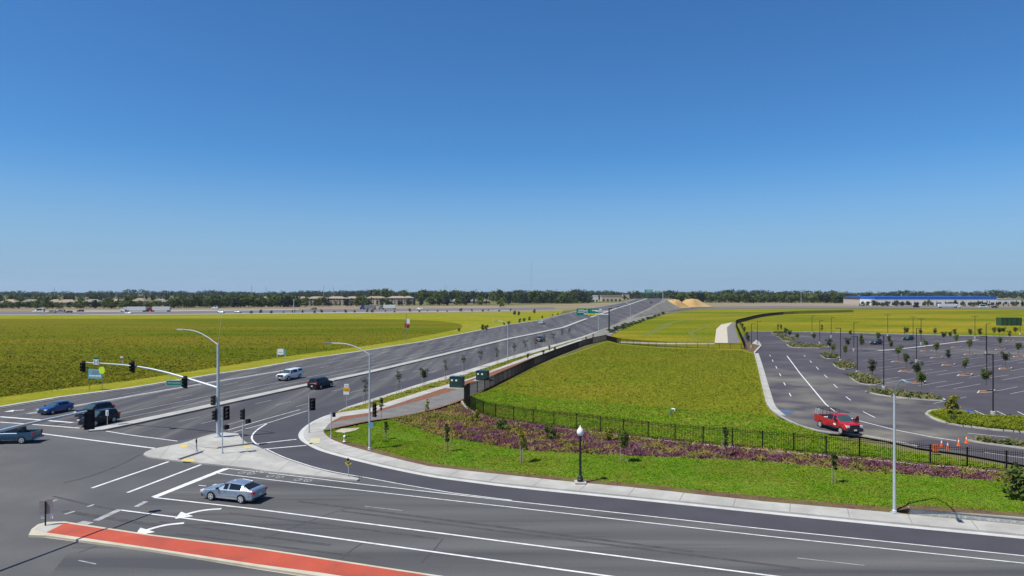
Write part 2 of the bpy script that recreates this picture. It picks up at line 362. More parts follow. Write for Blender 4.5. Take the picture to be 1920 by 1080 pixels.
road = Lk+[Rup[0]]+E0w[::-1][1:-1]+GO+[Vector((75, 2, 0))]
sheet('road', road, M['asphalt_box'])
# beyond: the road climbs on to the overpass, on a bank of dry earth
def beyond(P, d1=1080):
    a, b = P[-3], P[-1]; t = Vector((b.x-a.x, b.y-a.y, 0)).normalized(); out = list(P)
    for k in range(1, 7):
        p = P[-1]+t*(k*60); p.z = zr(p.y); out.append(p)
    return out
LU, RU = beyond(Lup), beyond(Rup)
tag(MB().strip(raise_(LU, .003), raise_(RU, .003)).build('road_overpass', M['asphalt_main']), kind='structure')
def outw(P, d, z): return [Vector((p.x, p.y, z)) for p in offset(P, d)]
bk = MB(); bk.strip(raise_(LU, -.02), raise_(offset(LU, 2.2), -.05)); bk.strip(raise_(offset(LU, 2.2), -.05), [Vector((q.x, q.y, -.2)) for q in [a+(b-a)*1 for a, b in zip(offset(LU, 2.2), [offset(LU, 2.2+1.7*max(p.z, .4))[i] for i, p in enumerate(LU)])]])
bk.strip(raise_(RU, -.02), raise_(offset(RU, -2.2), -.05)); bk.strip(raise_(offset(RU, -2.2), -.05), [Vector((q.x, q.y, -.2)) for q in [offset(RU, -2.2-1.7*max(p.z, .4))[i] for i, p in enumerate(RU)]])
tag(bk.build('overpass_embankment', M['dust']), kind='structure')
# newer / older surfacing laid over the base sheet
ns = [(425, 878), (600, 898), (671, 906.7), (960, 939.5), (1440, 992), (1920, 1041), (2300, 1080)]
sheet('near_street', up(GL(ns), .004)+[Vector((75, 2, .004)), Vector((-8, 2, .004)), G(60, 1120, .004)]+[G(175, 978, .004), G(288, 933, .004)], M['asphalt'])
mr = [(56, 810), (-300, 790)]
main = up([GR(*p) for p in Lpx[1:]], .004)+[Vector((Rup[0].x, Rup[0].y, .004))]+up(E0w[::-1][1:12], .004)+[G(640, 766, .004), G(575, 770, .004), G(500, 794, .004), G(437, 811, .004), G(330, 827, .004), G(150, 801, .004), G(0, 790, .004)]
sheet('main_road', main, M['asphalt_main'])
tl = [(880, 681), (800, 702), (720, 728), (640, 755), (577, 769.5), (530, 784), (500, 795), (484, 804), (474, 813), (472, 822), (483, 834), (499, 843), (542, 862), (605, 882), (674, 894), (850, 924.5), (960, 940), (1440, 992.5), (1920, 1042), (2300, 1081)]
sheet('turn_lane', up(smooth_line(GL(tl), 1), .008)+up(GO[::-1], .008)+up(E0w[1:7], .008), M['asphalt_new'])

# kerbs, gutters, pavements -------------------------------------------------
def kerb(name, GOw, side, gut=.45, top=.18, z=.15, m='gutter', mt='concrete'):
    a = up(offset(GOw, 0), .012); b = up(offset(GOw, side*gut), .012)
    k = MB(); k.strip(a, b); k.strip(b, up(b, z)); k.strip(up(b, z), up(offset(b, side*top), z+.002))
    k.strip(up(offset(b, side*top), z+.002), up(offset(b, side*top), -.1))
    tag(k.build(name, M[mt]), kind='structure'); return up(offset(b, side*top), z)
LkS = [GR(*p) for p in Lpx]
Lin = kerb('kerb', LkS, 1, .35, 1.0)
Lin2 = kerb('kerb', [Vector((p.x, p.y, 0)) for p in LkS[-1:]]+[Vector((-1, -1, 0))], 1) if False else None
bks = [(622.5, 790), (605, 808), (615, 820), (642.5, 832.5), (680, 843), (717.5, 853), (760, 864), (804, 874), (880, 883), (960, 891.4), (1090, 905), (1200, 914.7), (1440, 940.7), (1667, 960), (1704, 964.4), (1919, 983.7), (2300, 1020)]
BK = smooth_line(GL(bks, .15), 1)
gk = MB(); g1 = up(GO, .013); g2 = up(offset(GO, .55), .013); gk.strip(g1, g2); tag(gk.build('gutter', M['gutter']), kind='structure')
kf = MB(); kf.strip(g2, up(g2, .15)); swp = up(g2, .15)+BK[::-1]; kf.poly(swp)
tag(kf.build('pavement', M['concrete']), kind='structure')
j = MB()                                      # joints across the pavement
gs = resample(up(offset(GO, .6), .156), 1.0); bs = BK
for i in range(8, len(gs)-2, 4):
    p = gs[i]; q = min(bs, key=lambda b: (b-p).length)
    seg = resample(BK, .5); q = min(seg, key=lambda b: (b-p).length)
    j.line([p, Vector((q.x, q.y, .156))], .05)
tag(j.build('pavement_joints', M['joint']), kind='structure')
# bands beside the main road: kerb and walkway, grass strip, pavement, bark, path
E1 = [(628, 774), (652, 765.5), (690, 755), (720, 745.5), (800, 720.5), (880, 700), (960, 673.5), (1000, 662), (1040, 650), (1067, 641.5), (1090, 634.5)]
E2 = [(629, 774.6), (654, 770.5), (692, 765.5), (721, 755.5), (800, 731), (880, 709.5), (960, 679.5), (1000, 664.8), (1040, 652), (1067, 643), (1090, 635.2)]
E3 = [(622.5, 790), (640, 781), (691, 774), (720, 765), (800, 738.5), (880, 712), (960, 684), (1000, 670), (1040, 656), (1067, 647), (1090, 640)]
E4 = [(615.7, 796), (635, 789), (691, 779.5), (721, 768.5), (800, 747.5), (858, 729.5), (960, 690), (1000, 675), (1040, 659.5), (1067, 649.5), (1090, 641.5)]
E5 = [(606, 807.5), (625, 802), (693, 788), (735, 783), (801.5, 770), (866, 750), (962, 703), (1000, 684), (1040, 667), (1067, 657), (1090, 648)]
e0 = GL([(626, 775), (650, 763), (688, 751), (720, 741), (800, 715.5), (880, 692.5), (960, 667.5), (1000, 656), (1052, 642.5), (1087, 632.5), (1142, 613)])
kk = MB(); e1 = GL(E1, .15); e0i = up(offset(e0, -.45), .012)
kk.strip(up(e0, .012), e0i); kk.strip(e0i, up(e0i, .15)); kk.strip(up(e0i, .15), up(e1, .155)); tag(kk.build('kerb', M['concrete']), kind='structure')
tag(MB().strip(GL(E1, .17), GL(E2, .17)).build('grass_strip', M['strip_grass']), kind='structure')
tag(MB().strip(GL(E2, .165), GL(E3, .165)).build('pavement', M['concrete']), kind='structure')
tag(MB().strip(GL(E3, .155), GL(E4, .155)).build('bark_mulch', M['mulch']), kind='structure')
tag(MB().strip(GL(E4, .15), GL(E5, .15)).build('path', M['path']), kind='structure')
tag(MB().poly(GL([(1087, 632.5), (1142, 613), (1166, 601.6), (1182, 597), (1262, 583.5), (1240, 590), (1185, 608), (1150, 625), (1138, 637), (1090, 648)], .10)).build('gravel_verge', M['dust']), kind='structure')

# median of the main road ----------------------------------------------------
Mpx = [(193, 808), (260, 794.5), (370, 770.5), (480, 746), (570, 726), (625, 715), (695, 700), (830, 667.5), (960, 635.5), (1000, 627.5), (1060, 614.5), (1105, 597), (1130, 588.5), (1157, 579), (1180, 572), (1197, 566), (1215, 560)]
Mw = [GR(*p) for p in Mpx]
ml = offset(Mw, 1.9)
mm = MB(); mm.strip(Mw, raise_(Mw, .17)); mm.strip(raise_(Mw, .17), raise_(ml, .17)); mm.strip(raise_(ml, .17), ml)
mm.add([Mw[0], ml[0], ml[0]+Vector((0, 0, .17)), Mw[0]+Vector((0, 0, .17))], [(0, 1, 2, 3)])
nose = [Mw[0]+Vector((0, 0, .17)), Mw[0].lerp(ml[0], .5)+Vector((-.45, -1.0, .17)), ml[0]+Vector((0, 0, .17))]
mm.poly(nose); mm.strip([Vector((p.x, p.y, 0)) for p in nose], nose)
tag(mm.build('median', M['concrete']), kind='structure')
kd = MB(); kd.strip(raise_(offset(Mw, -.38), .016), raise_(offset(Mw, .01), .016)); kd.strip(raise_(offset(LkS, -.42), .016), raise_(offset(LkS, .02), .016)); tag(kd.build('gutter_shade_dirt', M['kerb_shade_dirt']), kind='structure')  # dark strips: shade of the kerb face painted in, along with gutter dirt

# painted markings -----------------------------------------------------------
Lp, Lw = MB(), MB()
Z1 = .014
def pl(pts, w=.14, worn=False, z=Z1, sm=0):
    q = GL(pts, z)
    if sm: q = smooth_line(q, sm)
    (Lw if worn else Lp).line(q, w)
pl([(288, 932.6), (480, 954.4), (960, 1017), (1440, 1078.5), (1800, 1124)], .19)
pl([(228, 956.5), (480, 988.4), (960, 1055), (1141, 1080), (1500, 1130)], .19)
pl([(424, 877.8), (480, 884), (600, 898), (671, 906.9), (960, 939.4), (1440, 992.3), (1920, 1042), (2200, 1072)], .13)
pl([(406, 887), (480, 896), (600, 910.5), (960, 951), (1440, 1005.3), (1920, 1055.8), (2200, 1084)], .13)
pl([(679, 894), (760, 909), (850, 924.3), (960, 938)], .12)
pl([(372, 909.7), (386, 911.2)], .12); pl([(684, 949), (755, 957.3)], .09, True); pl([(1495, 1046), (1621, 1060)], .09, True)
pl([(147, 1050.5), (180, 1057.5)], .1, True)
pl([(172, 915), (316, 865.5)], .28); pl([(239, 923.5), (377, 871)], .28, False); pl([(289, 932), (424, 878.5)], .6)
pl([(180, 976), (225, 955)], .5, True); pl([(121, 964), (140, 958.5)], .25, True); pl([(164, 950), (176, 946)], .25, True); pl([(96, 941), (106, 937)], .25, True); pl([(255, 950), (274, 940)], .4, True)
pl([(150, 978.5), (170, 981.5)], .5, True)
pl([(0, 781.3), (139, 792.4)], .45); pl([(0, 791.3), (60, 795.6), (149, 802.6)], .28); pl([(197, 807.8), (240, 815), (333, 827)], .2); pl([(56, 810), (240, 834), (290, 840.5)], .3)
pl([(482, 832), (556, 823.5)], .25); pl([(494, 842), (574, 835)], .25)
# left-turn arrows and bicycle-lane marks
def arrow(a, b, curl):                        # from tail to head, in the lane
    p, q = G(*a), G(*b); t = (q-p).normalized(); n = Vector((-t.y, t.x, 0)); L = (q-p).length
    c = [p+t*(L*s)+n*(curl*(s-.25)**2 if s > .25 else 0) for s in np.linspace(0, .82, 8)]
    Lp.line(up(c, Z1), .32)
    e = c[-1]; tt = (c[-1]-c[-2]).normalized(); nn = Vector((-tt.y, tt.x, 0))
    Lp.poly(up([e+nn*.85, e-nn*.85, e+tt*1.1+nn*.35], Z1+.002))
arrow((415, 954.3), (343, 958.5), 2.4); arrow((345, 981), (267, 988), 2.4)
for px, py in ((494, 884), (516, 893.5), (568, 900), (462, 887)):
    c = G(px, py, Z1); t = Vector((.943, -.33, 0)); n = Vector((.33, .943, 0))
    for s in (-.5, .5):
        ring = [c+t*(s*1.0)+(t*math.cos(a)+n*math.sin(a))*.32 for a in np.linspace(0, 2*math.pi, 11)]
        Lw.line(ring, .10)
    Lw.line([c-t*.45, c+n*.35, c+t*.5], .1)
# lines along the main road, set out by their distance from the median
Lm = MB()
def along(off, pxs=None, i0=0, i1=None, dz=Z1): return raise_(offset(Mw, off), dz)[i0:i1]
def dashes(off, i0=1, on=3.6, gap=11.0, w=.13, i1=11):
    P = resample(along(off, None, i0, i1), .9); n = int(on/.9); s = int((on+gap)/.9)
    for k in range(3, len(P)-n-1, s): Lm.line(P[k:k+n+1], w)
Lm.line(along(5.1, None, 0, 12), .15); Lm.line(along(8.2, None, 0, 11), .15)
dashes(11.7); dashes(15.2); dashes(22.6); Lm.line(along(19.0, None, 1, 10), .15); Lw.line(along(19.9, None, 1, 7), .9)
Lm.line(along(3.0, None, 9, 17), .15)
for o in (-3.7, -7.3, -10.9): dashes(o, 1, 3.6, 11.0, .13, 14)
for o in (10.5, 14, 17.5): dashes(o, 11, 3.6, 11, .16, 17)
Lp.line(raise_(offset(RU, 1.2), Z1)[:6], .15); Lp.line(raise_(offset(LU, -1.2), Z1)[:6], .15)
pl([(427, 806.5), (500, 785), (562, 768)], .13); pl([(437, 810.5), (500, 793.5), (577, 770)], .13)
pl([(500, 794.5), (486, 803), (475, 812), (471, 821), (476, 829), (484, 834)], .2, sm=2)
pl([(500, 842), (520, 852), (542, 861), (605, 881), (677, 894)], .14, sm=2)
arrow((46, 768.5), (21, 770.5), 0)
tag(Lm.build('faded_road_markings', M['paint_mid']), kind='structure'); tag(Lp.build('road_markings', M['paint']), kind='structure'); tag(Lw.build('worn_road_markings', M['paint_worn']), kind='structure')

# traffic island -------------------------------------------------------------
isl = [(269, 851.5), (273, 846.5), (290, 840.5), (315, 836), (346, 830), (369, 821.5), (401, 812.5), (425, 809.5), (441, 810), (447, 812.5), (452, 821), (461, 829.5), (481, 836), (497, 843.5), (520, 854), (542, 863), (605, 883), (671, 895.5), (674, 898), (668, 900), (600, 892.5), (510, 884), (460, 876), (400, 870), (366, 866.5), (334, 863.5), (310, 860.5), (280, 857)]
iw = smooth_line(GL(isl, .13)+[G(269, 851.5, .13)], 1)[:-1]
ib = MB().slab(iw, -.02)
tag(ib.build('traffic_island', M['concrete']), kind='structure')
ik = MB()
def low_kerb(a, b, h=.16, w=.2):
    p, q = G(*a, .13), G(*b, .13); t = (q-p); ik.box(((p.x+q.x)/2, (p.y+q.y)/2, .13+h/2), (t.length, w, h), math.atan2(t.y, t.x))
low_kerb((335, 862), (379, 847.5)); low_kerb((409, 840.5), (476, 832)); low_kerb((375, 838), (408, 841), .1)
ij = MB()
for a, b in (((380, 846), (352, 829)), ((430, 872.5), (470, 838)), ((520, 884), (545, 864)), ((300, 857), (318, 837)), ((345, 833), (420, 869)), ((590, 890), (603, 883))): ij.line(GL([a, b], .137), .04)
tag(ik.build('island_kerbs', M['concrete']), kind='structure'); tag(ij.build('island_joints', M['joint']), kind='structure')
tc = MB()
for q in ([(336, 836), (347, 832.5), (354, 836.5), (343, 840)], [(341, 865), (346, 859.5), (366, 861), (364, 866)], [(455, 838.5), (459, 836), (471, 837.5), (468, 841)]):
    tc.poly(GL(q, .139))
tag(tc.build('tactile_paving', M['tactile']), kind='structure')
tag(MB().poly(GL([(578, 830), (584, 821.5), (600, 822), (599, 831)], .158)).build('tactile_paving', M['tactile_pale']), kind='structure')
km = MB(); km.poly(GL([(440, 846), (446, 843), (460, 844), (455, 847)], .139))

# long median strip of red stamped concrete, bottom left -----------------------
outp = [(53.5, 1003), (59, 992), (71, 983), (87.5, 978.5), (121, 977.5), (280, 1001.5), (480, 1026.5), (804, 1076), (1100, 1118), (1100, 1160), (800, 1112), (600, 1080), (480, 1062), (280, 1030), (160, 1014), (87, 1004)]
tag(MB().slab(GL(outp, .15), -.02).build('median', M['kerbtan']), kind='structure')
tag(MB().slab(GL([(63, 993), (73, 985.5), (90, 981), (118, 980), (86, 998)], .158), .1).build('median_nose', M['concrete']), kind='structure')
red = [(87.5, 998), (121.5, 980.5), (280, 1004), (480, 1029), (804, 1079), (1100, 1121), (1100, 1152), (800, 1104), (600, 1073), (480, 1057), (280, 1026), (160, 1008.5)]
tag(MB().slab(GL(red, .162), .1).build('red_paving', M['redconc']), kind='structure')
lk = GL([(53, 1004.5), (87, 1008.5), (160, 1018), (280, 1033.5), (480, 1067), (620, 1089), (800, 1119)], .012)
tag(MB().strip(lk, offset(lk, .5)).build('gutter', M['kerbtan']), kind='structure')
tm_ = MB()
for pts, w_ in (([(120, 958), (200, 971), (262, 980), (300, 985)], .5), ([(100, 930), (180, 950), (300, 968)], .22), ([(300, 978), (380, 990), (470, 1003), (620, 1022)], .3), ([(330, 1000), (480, 1019), (700, 1047)], .25), ([(430, 962), (600, 982), (820, 1010)], .28), ([(560, 940), (760, 965), (1000, 996), (1300, 1034)], .35), ([(640, 958), (860, 986), (1100, 1016), (1500, 1066)], .3), ([(120, 905), (170, 893), (230, 870), (262, 852)], .25)):
    q_ = smooth_line(GL(pts, .0115), 2); tm_.strip(offset(q_, w_*.5), offset(q_, -w_*.5))
tag(tm_.build('tyre_marks', M['tyre_mark']), kind='structure')
# sealed cracks in the carriageway
ck = MB()
for pts in ([(495, 1010), (520, 1000), (560, 985), (620, 962), (660, 950)], [(640, 1048), (660, 1030), (690, 1012)], [(180, 1024), (150, 1035), (147, 1036)], [(830, 1010), (815, 1030), (790, 1055)]):
    ck.line(smooth_line(GL(pts, .0125), 2), .09)
tag(ck.build('crack_sealant', M['asphalt_new']), kind='structure')

# ------------------------------------------------------------------ fields and verges
yv = [p for p in offset(Lin, .02)]
lf = [Vector((p.x, p.y, -.03)) for p in Lin]
sheet('verge', [Vector((-110, 5, -.06)), Vector((-380, 150, -.06)), G(-500, 592, -.06), G(0, 590.5, -.06), G(480, 588.5, -.06), G(960, 585, -.06), G(1058, 582, -.06), G(1050, 589, -.06)]+[Vector((p.x, p.y, -.06)) for p in Lin[::-1]], M['verge'])
FLD = [(-500, 815), (0, 744), (120, 727.5), (250, 712), (325, 700), (410, 687.5), (480, 676), (555, 665), (690, 647.5), (760, 636), (830, 623), (872, 614), (858, 605), (800, 600.5), (740, 598.6), (480, 597.2), (0, 597.5), (-500, 598)]
sheet('field', smooth_line(GL(FLD+[FLD[0]], -.03), 1)[:-1], M['field'])
sheet('roadside_dirt', GL([(-600, 593), (0, 591), (480, 589), (960, 585.3), (1062, 582), (1150, 574), (1190, 566), (1100, 569), (960, 572.5), (640, 573.5), (0, 577), (-600, 578)], -.055), M['dirt'])
fw = [(-600, 591.5), (0, 590), (320, 589), (640, 585.5), (960, 581.8), (1040, 580)]; fw2 = [(-600, 585), (0, 584.5), (320, 583.5), (640, 579.5), (960, 577), (1040, 575.5)]
tag(MB().strip(GL(fw, -.03), GL(fw2, -.03)).build('freeway', M['freeway']), kind='structure')
tag(MB().strip(GL([(-600, 592), (0, 590.6), (320, 589.6), (640, 586.6), (960, 582.8)], -.02), GL([(-600, 591), (0, 589.9), (320, 588.9), (640, 585.6), (960, 581.9)], -.02)).build('freeway_shoulder', M['concrete']), kind='structure')
tag(MB().strip(GL([(60, 584.6), (320, 583.6), (560, 580.5)], -.015), GL([(60, 583.4), (320, 582.4), (560, 579.7)], -.015)).build('freeway_shoulder', M['concrete']), kind='structure')
# meadow to the right of the main road and around the parking lot
sheet('meadow', GL([(1138, 637), (1146, 627), (1185, 608.5), (1240, 591), (1280, 585), (1330, 579.5), (1600, 578.8), (1920, 579.5), (2500, 582), (2500, 650), (1920, 633), (1690, 627), (1560, 623.5), (1410, 621), (1396, 656), (1160, 644)], -.04), M['meadow'])
sheet('ramp', GL([(1166, 602.5), (1200, 595), (1262, 583.6), (1300, 578.6), (1340, 576.6), (1330, 574.3), (1280, 578.2), (1240, 584), (1195, 591.5), (1168, 599)], -.005), M['asphalt_main'])
tag(MB().strip(GL([(1300, 578.8), (1440, 578), (1600, 577.6), (1920, 578.6), (2500, 581)], -.035), GL([(1300, 575.4), (1440, 574), (1600, 574), (1920, 575), (2500, 576)], -.035)).build('freeway', M['freeway']), kind='structure')
sheet('roadside_dirt', GL([(1290, 576), (1440, 574.4), (1600, 574.4), (1920, 575.4), (2500, 577), (2500, 570), (1920, 569.5), (1640, 568), (1440, 567), (1290, 566)], -.05), M['dirt'])
sw = MB(); sw.strip(GL([(1330, 641), (1296, 632), (1290, 624), (1318, 612), (1352, 604)], -.02), GL([(1340, 641), (1306, 632), (1300, 624), (1328, 611.5), (1358, 603)], -.02))
sw.strip(GL([(1203, 630), (1225, 618), (1245, 607), (1290, 598), (1340, 592), (1400, 588)], -.02), GL([(1214, 630), (1240, 618), (1262, 606), (1300, 597), (1345, 590.8), (1400, 587)], -.02))
tag(sw.build('swale', M['swale']), kind='structure')
tag(MB().poly(GL([(1340, 643), (1365, 643), (1363, 614), (1373, 604.5), (1379, 603), (1352, 608.5), (1343, 617)], -.01)).build('gravel_path', M['kerbtan']), kind='structure')
tag(MB().poly(GL([(1365, 643), (1388, 643), (1377, 612), (1379, 604.5), (1373, 605), (1363, 614)], -.008)).build('path', M['path']), kind='structure')
tag(MB().strip(GL([(1160, 643), (1240, 645.3), (1340, 645.3)], -.01), GL([(1162, 640), (1240, 642.6), (1340, 643)], -.01)).build('gravel_path', M['kerbtan']), kind='structure')
# fenced parcel of rough grass
sheet('parcel', GL([(1140, 638), (1160, 644), (1240, 651), (1300, 652.5), (1396, 655), (1415, 660), (1422, 690), (1434, 740), (1440, 764), (1460, 784), (1500, 802), (1545, 814), (1600, 828), (1700, 850), (1780, 858), (1920, 884), (2300, 940), (2300, 950), (1920, 892), (1613, 860), (1315, 838), (1116, 815), (977, 797), (920, 788), (881, 772), (871, 754), (877, 745), (908, 735), (925, 727), (960, 710), (1000, 689), (1037, 674), (1075, 662)], .06), M['parcel'])
BA = [(871, 756, .4), (881, 767.5, .5), (897, 775.5, .6), (920, 782.5, .7), (946, 787, .7), (977, 791.5, .7), (1044, 800.5, .7), (1116, 808, .7), (1193, 819, .7), (1315, 831, .7), (1456, 843.5, .7), (1558, 853, .7), (1668, 862, .7), (1725, 870, .7), (1784, 872, .7), (1845, 879, .7), (1907, 885, .7), (2200, 915, .7)]
BB = [(880, 743, .07), (905, 736, .07), (938, 730, .07), (965, 735, .07), (990, 741, .07), (1012, 745, .07), (1062, 750, .07), (1130, 754, .07), (1202, 762, .07), (1318, 770, .07), (1436, 778, .07), (1545, 816, .07), (1660, 840, .07), (1715, 850, .07), (1772, 858, .07), (1835, 868, .07), (1900, 878, .07), (2200, 910, .07)]
bank = MB().strip(GL(BA), GL(BB), rows=4, amp=.05); tag(bank.build('grass_bank', M['parcel_green'], smooth=True), kind='structure')
# lawn, flower bed and mulch along the near street
LA = [(607, 808), (612, 817), (642, 832), (680, 843), (717, 853), (760, 864), (804, 874), (880, 883), (960, 891.4), (1040, 900), (1090, 905), (1200, 914.7), (1320, 928), (1440, 940.7), (1560, 951), (1667, 960)]
LB = [(612, 802), (640, 799.5), (694, 789), (731, 784.5), (773, 800), (828, 819), (899, 830), (941, 838), (991, 845), (1076, 849), (1110, 851), (1200, 855), (1320, 860), (1440, 866), (1560, 878), (1680, 889)]
def mid(A, B, t, za, zb): return [Vector(G(*a, za)).lerp(G(*b, zb), t) for a, b in zip(A, B)]
la, lb = GL(LA, .15), GL(LB, .5); lb[0].z = lb[1].z = .2; lb[2].z = .25; lb[3].z = .35
wallA = [(1704, 953.5), (1812, 961.5), (1919, 969.5), (2200, 992)]; wallB = [(1720, 892), (1820, 899), (1920, 905), (2200, 926)]
la += GL(wallA, .62); lb += GL(wallB, .5)
la2 = [a.lerp(b, .10)+Vector((0, 0, .02)) for a, b in zip(la, lb)]
tag(MB().strip(la, la2).build('bark_mulch', M['mulch_dark']), kind='structure')
tag(MB().strip(la2, lb, rows=6, amp=.03).build('lawn', M['lawn'], smooth=True), kind='structure')
DA = [(731, 784.5), (773, 800), (828, 819), (899, 830), (941, 838), (991, 845), (1076, 849), (1110, 851), (1200, 855), (1320, 860), (1440, 866), (1560, 878), (1680, 889), (1720, 892), (1820, 899), (1920, 905), (2200, 926)]
DB = [(801, 770.5), (835, 761), (866, 751), (881, 770), (920, 784), (977, 793), (1044, 801.5), (1116, 809), (1193, 820), (1315, 832), (1456, 844.5), (1558, 854), (1668, 863), (1725, 871), (1815, 876.5), (1907, 886), (2200, 916)]
tag(MB().poly([G(1655, 959, .16), G(1704, 964.4, .155), G(1706, 953, .63), G(1690, 950, .5)]).build('bark_mulch', M['mulch_dark']), kind='structure')
es = smooth_line(GL(E5, .172), 1); tag(MB().strip(offset(es, .1), offset(es, -.32)).build('bark_mulch', M['mulch']), kind='structure')
da, db = GL(DA, .5), GL(DB, .7); da[0].z = .35; db[0].z = db[1].z = db[2].z = .2; db[3].z = .5
tag(MB().strip(da, db, rows=5, amp=.03).build('flower_bed', M['bed'], smooth=True), kind='structure')
mc = GL([(868, 752, .2), (870, 757, .4), (878, 767, .5), (895, 776, .6), (918, 784, .68), (946, 789.5, .71), (977, 793.5, .71), (1044, 802.5, .71), (1116, 810, .71), (1193, 820.5, .71), (1315, 833, .71), (1456, 845.5, .71), (1558, 855, .71), (1668, 864.5, .71), (1725, 872, .71), (1784, 875, .71), (1845, 881.5, .71), (1907, 887.5, .71), (2150, 912, .71)])
tag(MB().slab(raise_(mc, .05)+raise_(offset(mc, -.28), .05)[::-1], .0).build('mow_kerb', M['concrete']), kind='structure')
tag(MB().slab(GL([(628, 809), (640, 803.5), (675, 801.5), (668, 806.5), (646, 811)], .27), .0).build('concrete_pad', M['kerbtan']), kind='structure')

# ------------------------------------------------------------------ parking lot and its drive
lot = [(1390, 640), (1397, 625), (1410, 621.5), (1560, 623.5), (1690, 627), (1920, 632), (2500, 648), (2500, 965), (2100, 905), (1920, 872), (1860, 861), (1804, 851), (1723, 840), (1660, 826), (1600, 816), (1545, 813), (1500, 801), (1461, 782), (1441, 762), (1436, 742), (1423, 690), (1415.5, 663), (1428, 650)]
sheet('parking_lot', GL(lot, .09), M['asphalt_lot'])
kl = GL([(1428, 649), (1415.5, 663), (1422.5, 688), (1429, 716.6), (1435, 740), (1440, 760), (1448, 770), (1460, 780), (1480, 791), (1502, 801), (1545, 812.5), (1600, 815.5), (1660, 826), (1723, 840)], .0)
k = MB()
def ribbon(mb, pts, w, z, zb=-.02):
    a, b = up(pts, z), up(offset(pts, w), z); mb.strip(a, b); mb.strip(a, up(a, zb)); mb.strip(b, up(b, zb))
ribbon(k, smooth_line(kl[1:], 1), -.22, .24); ribbon(k, kl[:2], -.5, .24)
kin = smooth_line(kl[1:8], 1); k.strip(up(kin, .105), up(offset(kin, .9), .105))
tag(k.build('kerb', M['concrete']), kind='structure')
tag(MB().poly(GL([(1391, 654), (1400, 642), (1416, 640), (1428, 648.5), (1415, 662)], .11)).build('bare_earth', M['mulch_dark']), kind='structure')
tag(MB().poly(GL([(1410, 644), (1418, 637), (1424, 641), (1428, 648)], .13)).build('concrete_pad', M['concrete']), kind='structure')
far_k = GL([(1412, 621.6), (1560, 623.5), (1690, 627), (1920, 632), (2300, 642)], .0)
k2 = MB(); ribbon(k2, far_k, .5, .22); tag(k2.build('kerb', M['concrete']), kind='structure')
sheet('wet_patch', smooth_line(GL([(1437, 760), (1447, 762), (1461, 768), (1480, 768), (1492, 772.5), (1478, 776), (1466, 780.5), (1455, 777), (1444, 769), (1437, 760)], .10), 2)[:-1], M['patch'])
dm = MB()
dd = MB()
def dl(pts, w=.14, z=.102): dd.line(GL(pts, z), w)
dl([(1475.5, 667), (1500, 700), (1525, 730), (1548, 757.5), (1571, 776), (1610, 788.6), (1674, 805), (1748, 819.5), (1793, 826.2)], .2)
for a in (((1443, 665.5), (1445, 668)), ((1448, 674.5), (1449.5, 678)), ((1454.5, 686.5), (1457, 691)), ((1461.5, 700), (1464, 705)), ((1469.5, 717), (1472.5, 722.5)), ((1480, 737), (1483, 743)), ((1507, 666), (1510, 668.5)), ((1518.5, 676), (1522, 680)), ((1530.5, 688), (1535, 693)), ((1545.5, 702.5), (1551, 708)), ((1563, 720.5), (1570, 727)), ((1586, 743.5), (1595, 750.5)), ((1618, 771.6), (1641, 783)), ((1814, 812), (1889, 819.5))): dl(a)
dl([(1846, 848), (1900, 856), (2000, 868)], .12)
for a in (((1794, 769), (1813, 778)), ((1827, 769.5), (1849, 779)), ((1869, 770.5), (1891, 781)), ((1908, 771.5), (1925, 780))): dl(a, .12)
# stalls in double rows
u = Vector((16.2, 11.2, 0)); w = Vector((-7.2, 7.6, 0)); O = Vector((73.2, 123.5, 0)); un = u.normalized(); wnv = w.normalized()
def inlot(p):
    if p.y < 60: return False
    px = 960+F*p.x/p.y; py = HY+F*(CH-.1)/p.y
    if px > 2100: return False
    return True
for i in range(-2, 9):
    jmax = i+1
    n0 = -40; n1 = jmax*4-1
    if i < 0: n1 = -2
    for s in range(n0, n1):
        p = O+u*i+w*(s/4.0)
        px = 960+F*p.x/max(p.y, 1); py = HY+F*CH/max(p.y, 1)
        if p.y < 75 or px > 2050 or py < 633 or (px > 1730 and py > 752) or py > 760: continue
        if py < 655 and abs(py-(659-(px-1650)*.1)) < 4: continue
        if s % 4 == 0: continue
        dm.line([p-un*5.4+Vector((0, 0, .102)), p+un*5.4+Vector((0, 0, .102))], .14)
tag(dm.build('parking_markings', M['paint_mid']), kind='structure')
bl = G(1811, 771.5, .104); tag(MB().poly([bl+Vector((-1, -.7, 0)), bl+Vector((.7, -.9, 0)), bl+Vector((1.1, .7, 0)), bl+Vector((-.6, .9, 0))]).build('blue_bay_marking', M['blueroof']), kind='structure')
tag(dd.build('drive_markings', M['paint']), kind='structure')
# planted kerbed islands
plant_polys = []
def planter(px, mtop='planting', plants=True):
    p = smooth_line(GL(px+[px[0]], .26), 1)[:-1]
    c = sum(p, Vector())/len(p)
    inner = [c.lerp(q, 1-.35/max((q-c).length, 1)) for q in p]
    tag(MB().slab(p, 0).build('island_kerb', M['concrete']), kind='structure')
    tag(MB().poly(raise_(inner, .015)).build('planting_bed', M['mulch_dark' if plants else mtop]), kind='structure')
    if plants: plant_polys.append(raise_(inner, .015))
planter([(1446, 624), (1452, 622.5), (1474, 623), (1476, 625), (1452, 626)])
planter([(1455, 629), (1462, 633), (1468, 639), (1485, 640), (1500, 638), (1480, 631), (1462, 627)])
planter([(1474, 645), (1479, 649.5), (1487, 651), (1554, 652.5), (1556, 647), (1520, 645.5), (1480, 643.5)])
planter([(1538, 665.5), (1544, 670), (1550, 672), (1570, 672), (1578, 669), (1562, 664), (1548, 662.5)])
planter([(1561, 681.5), (1566, 686.5), (1575, 691), (1588, 692), (1606, 688), (1600, 681), (1576, 678)])
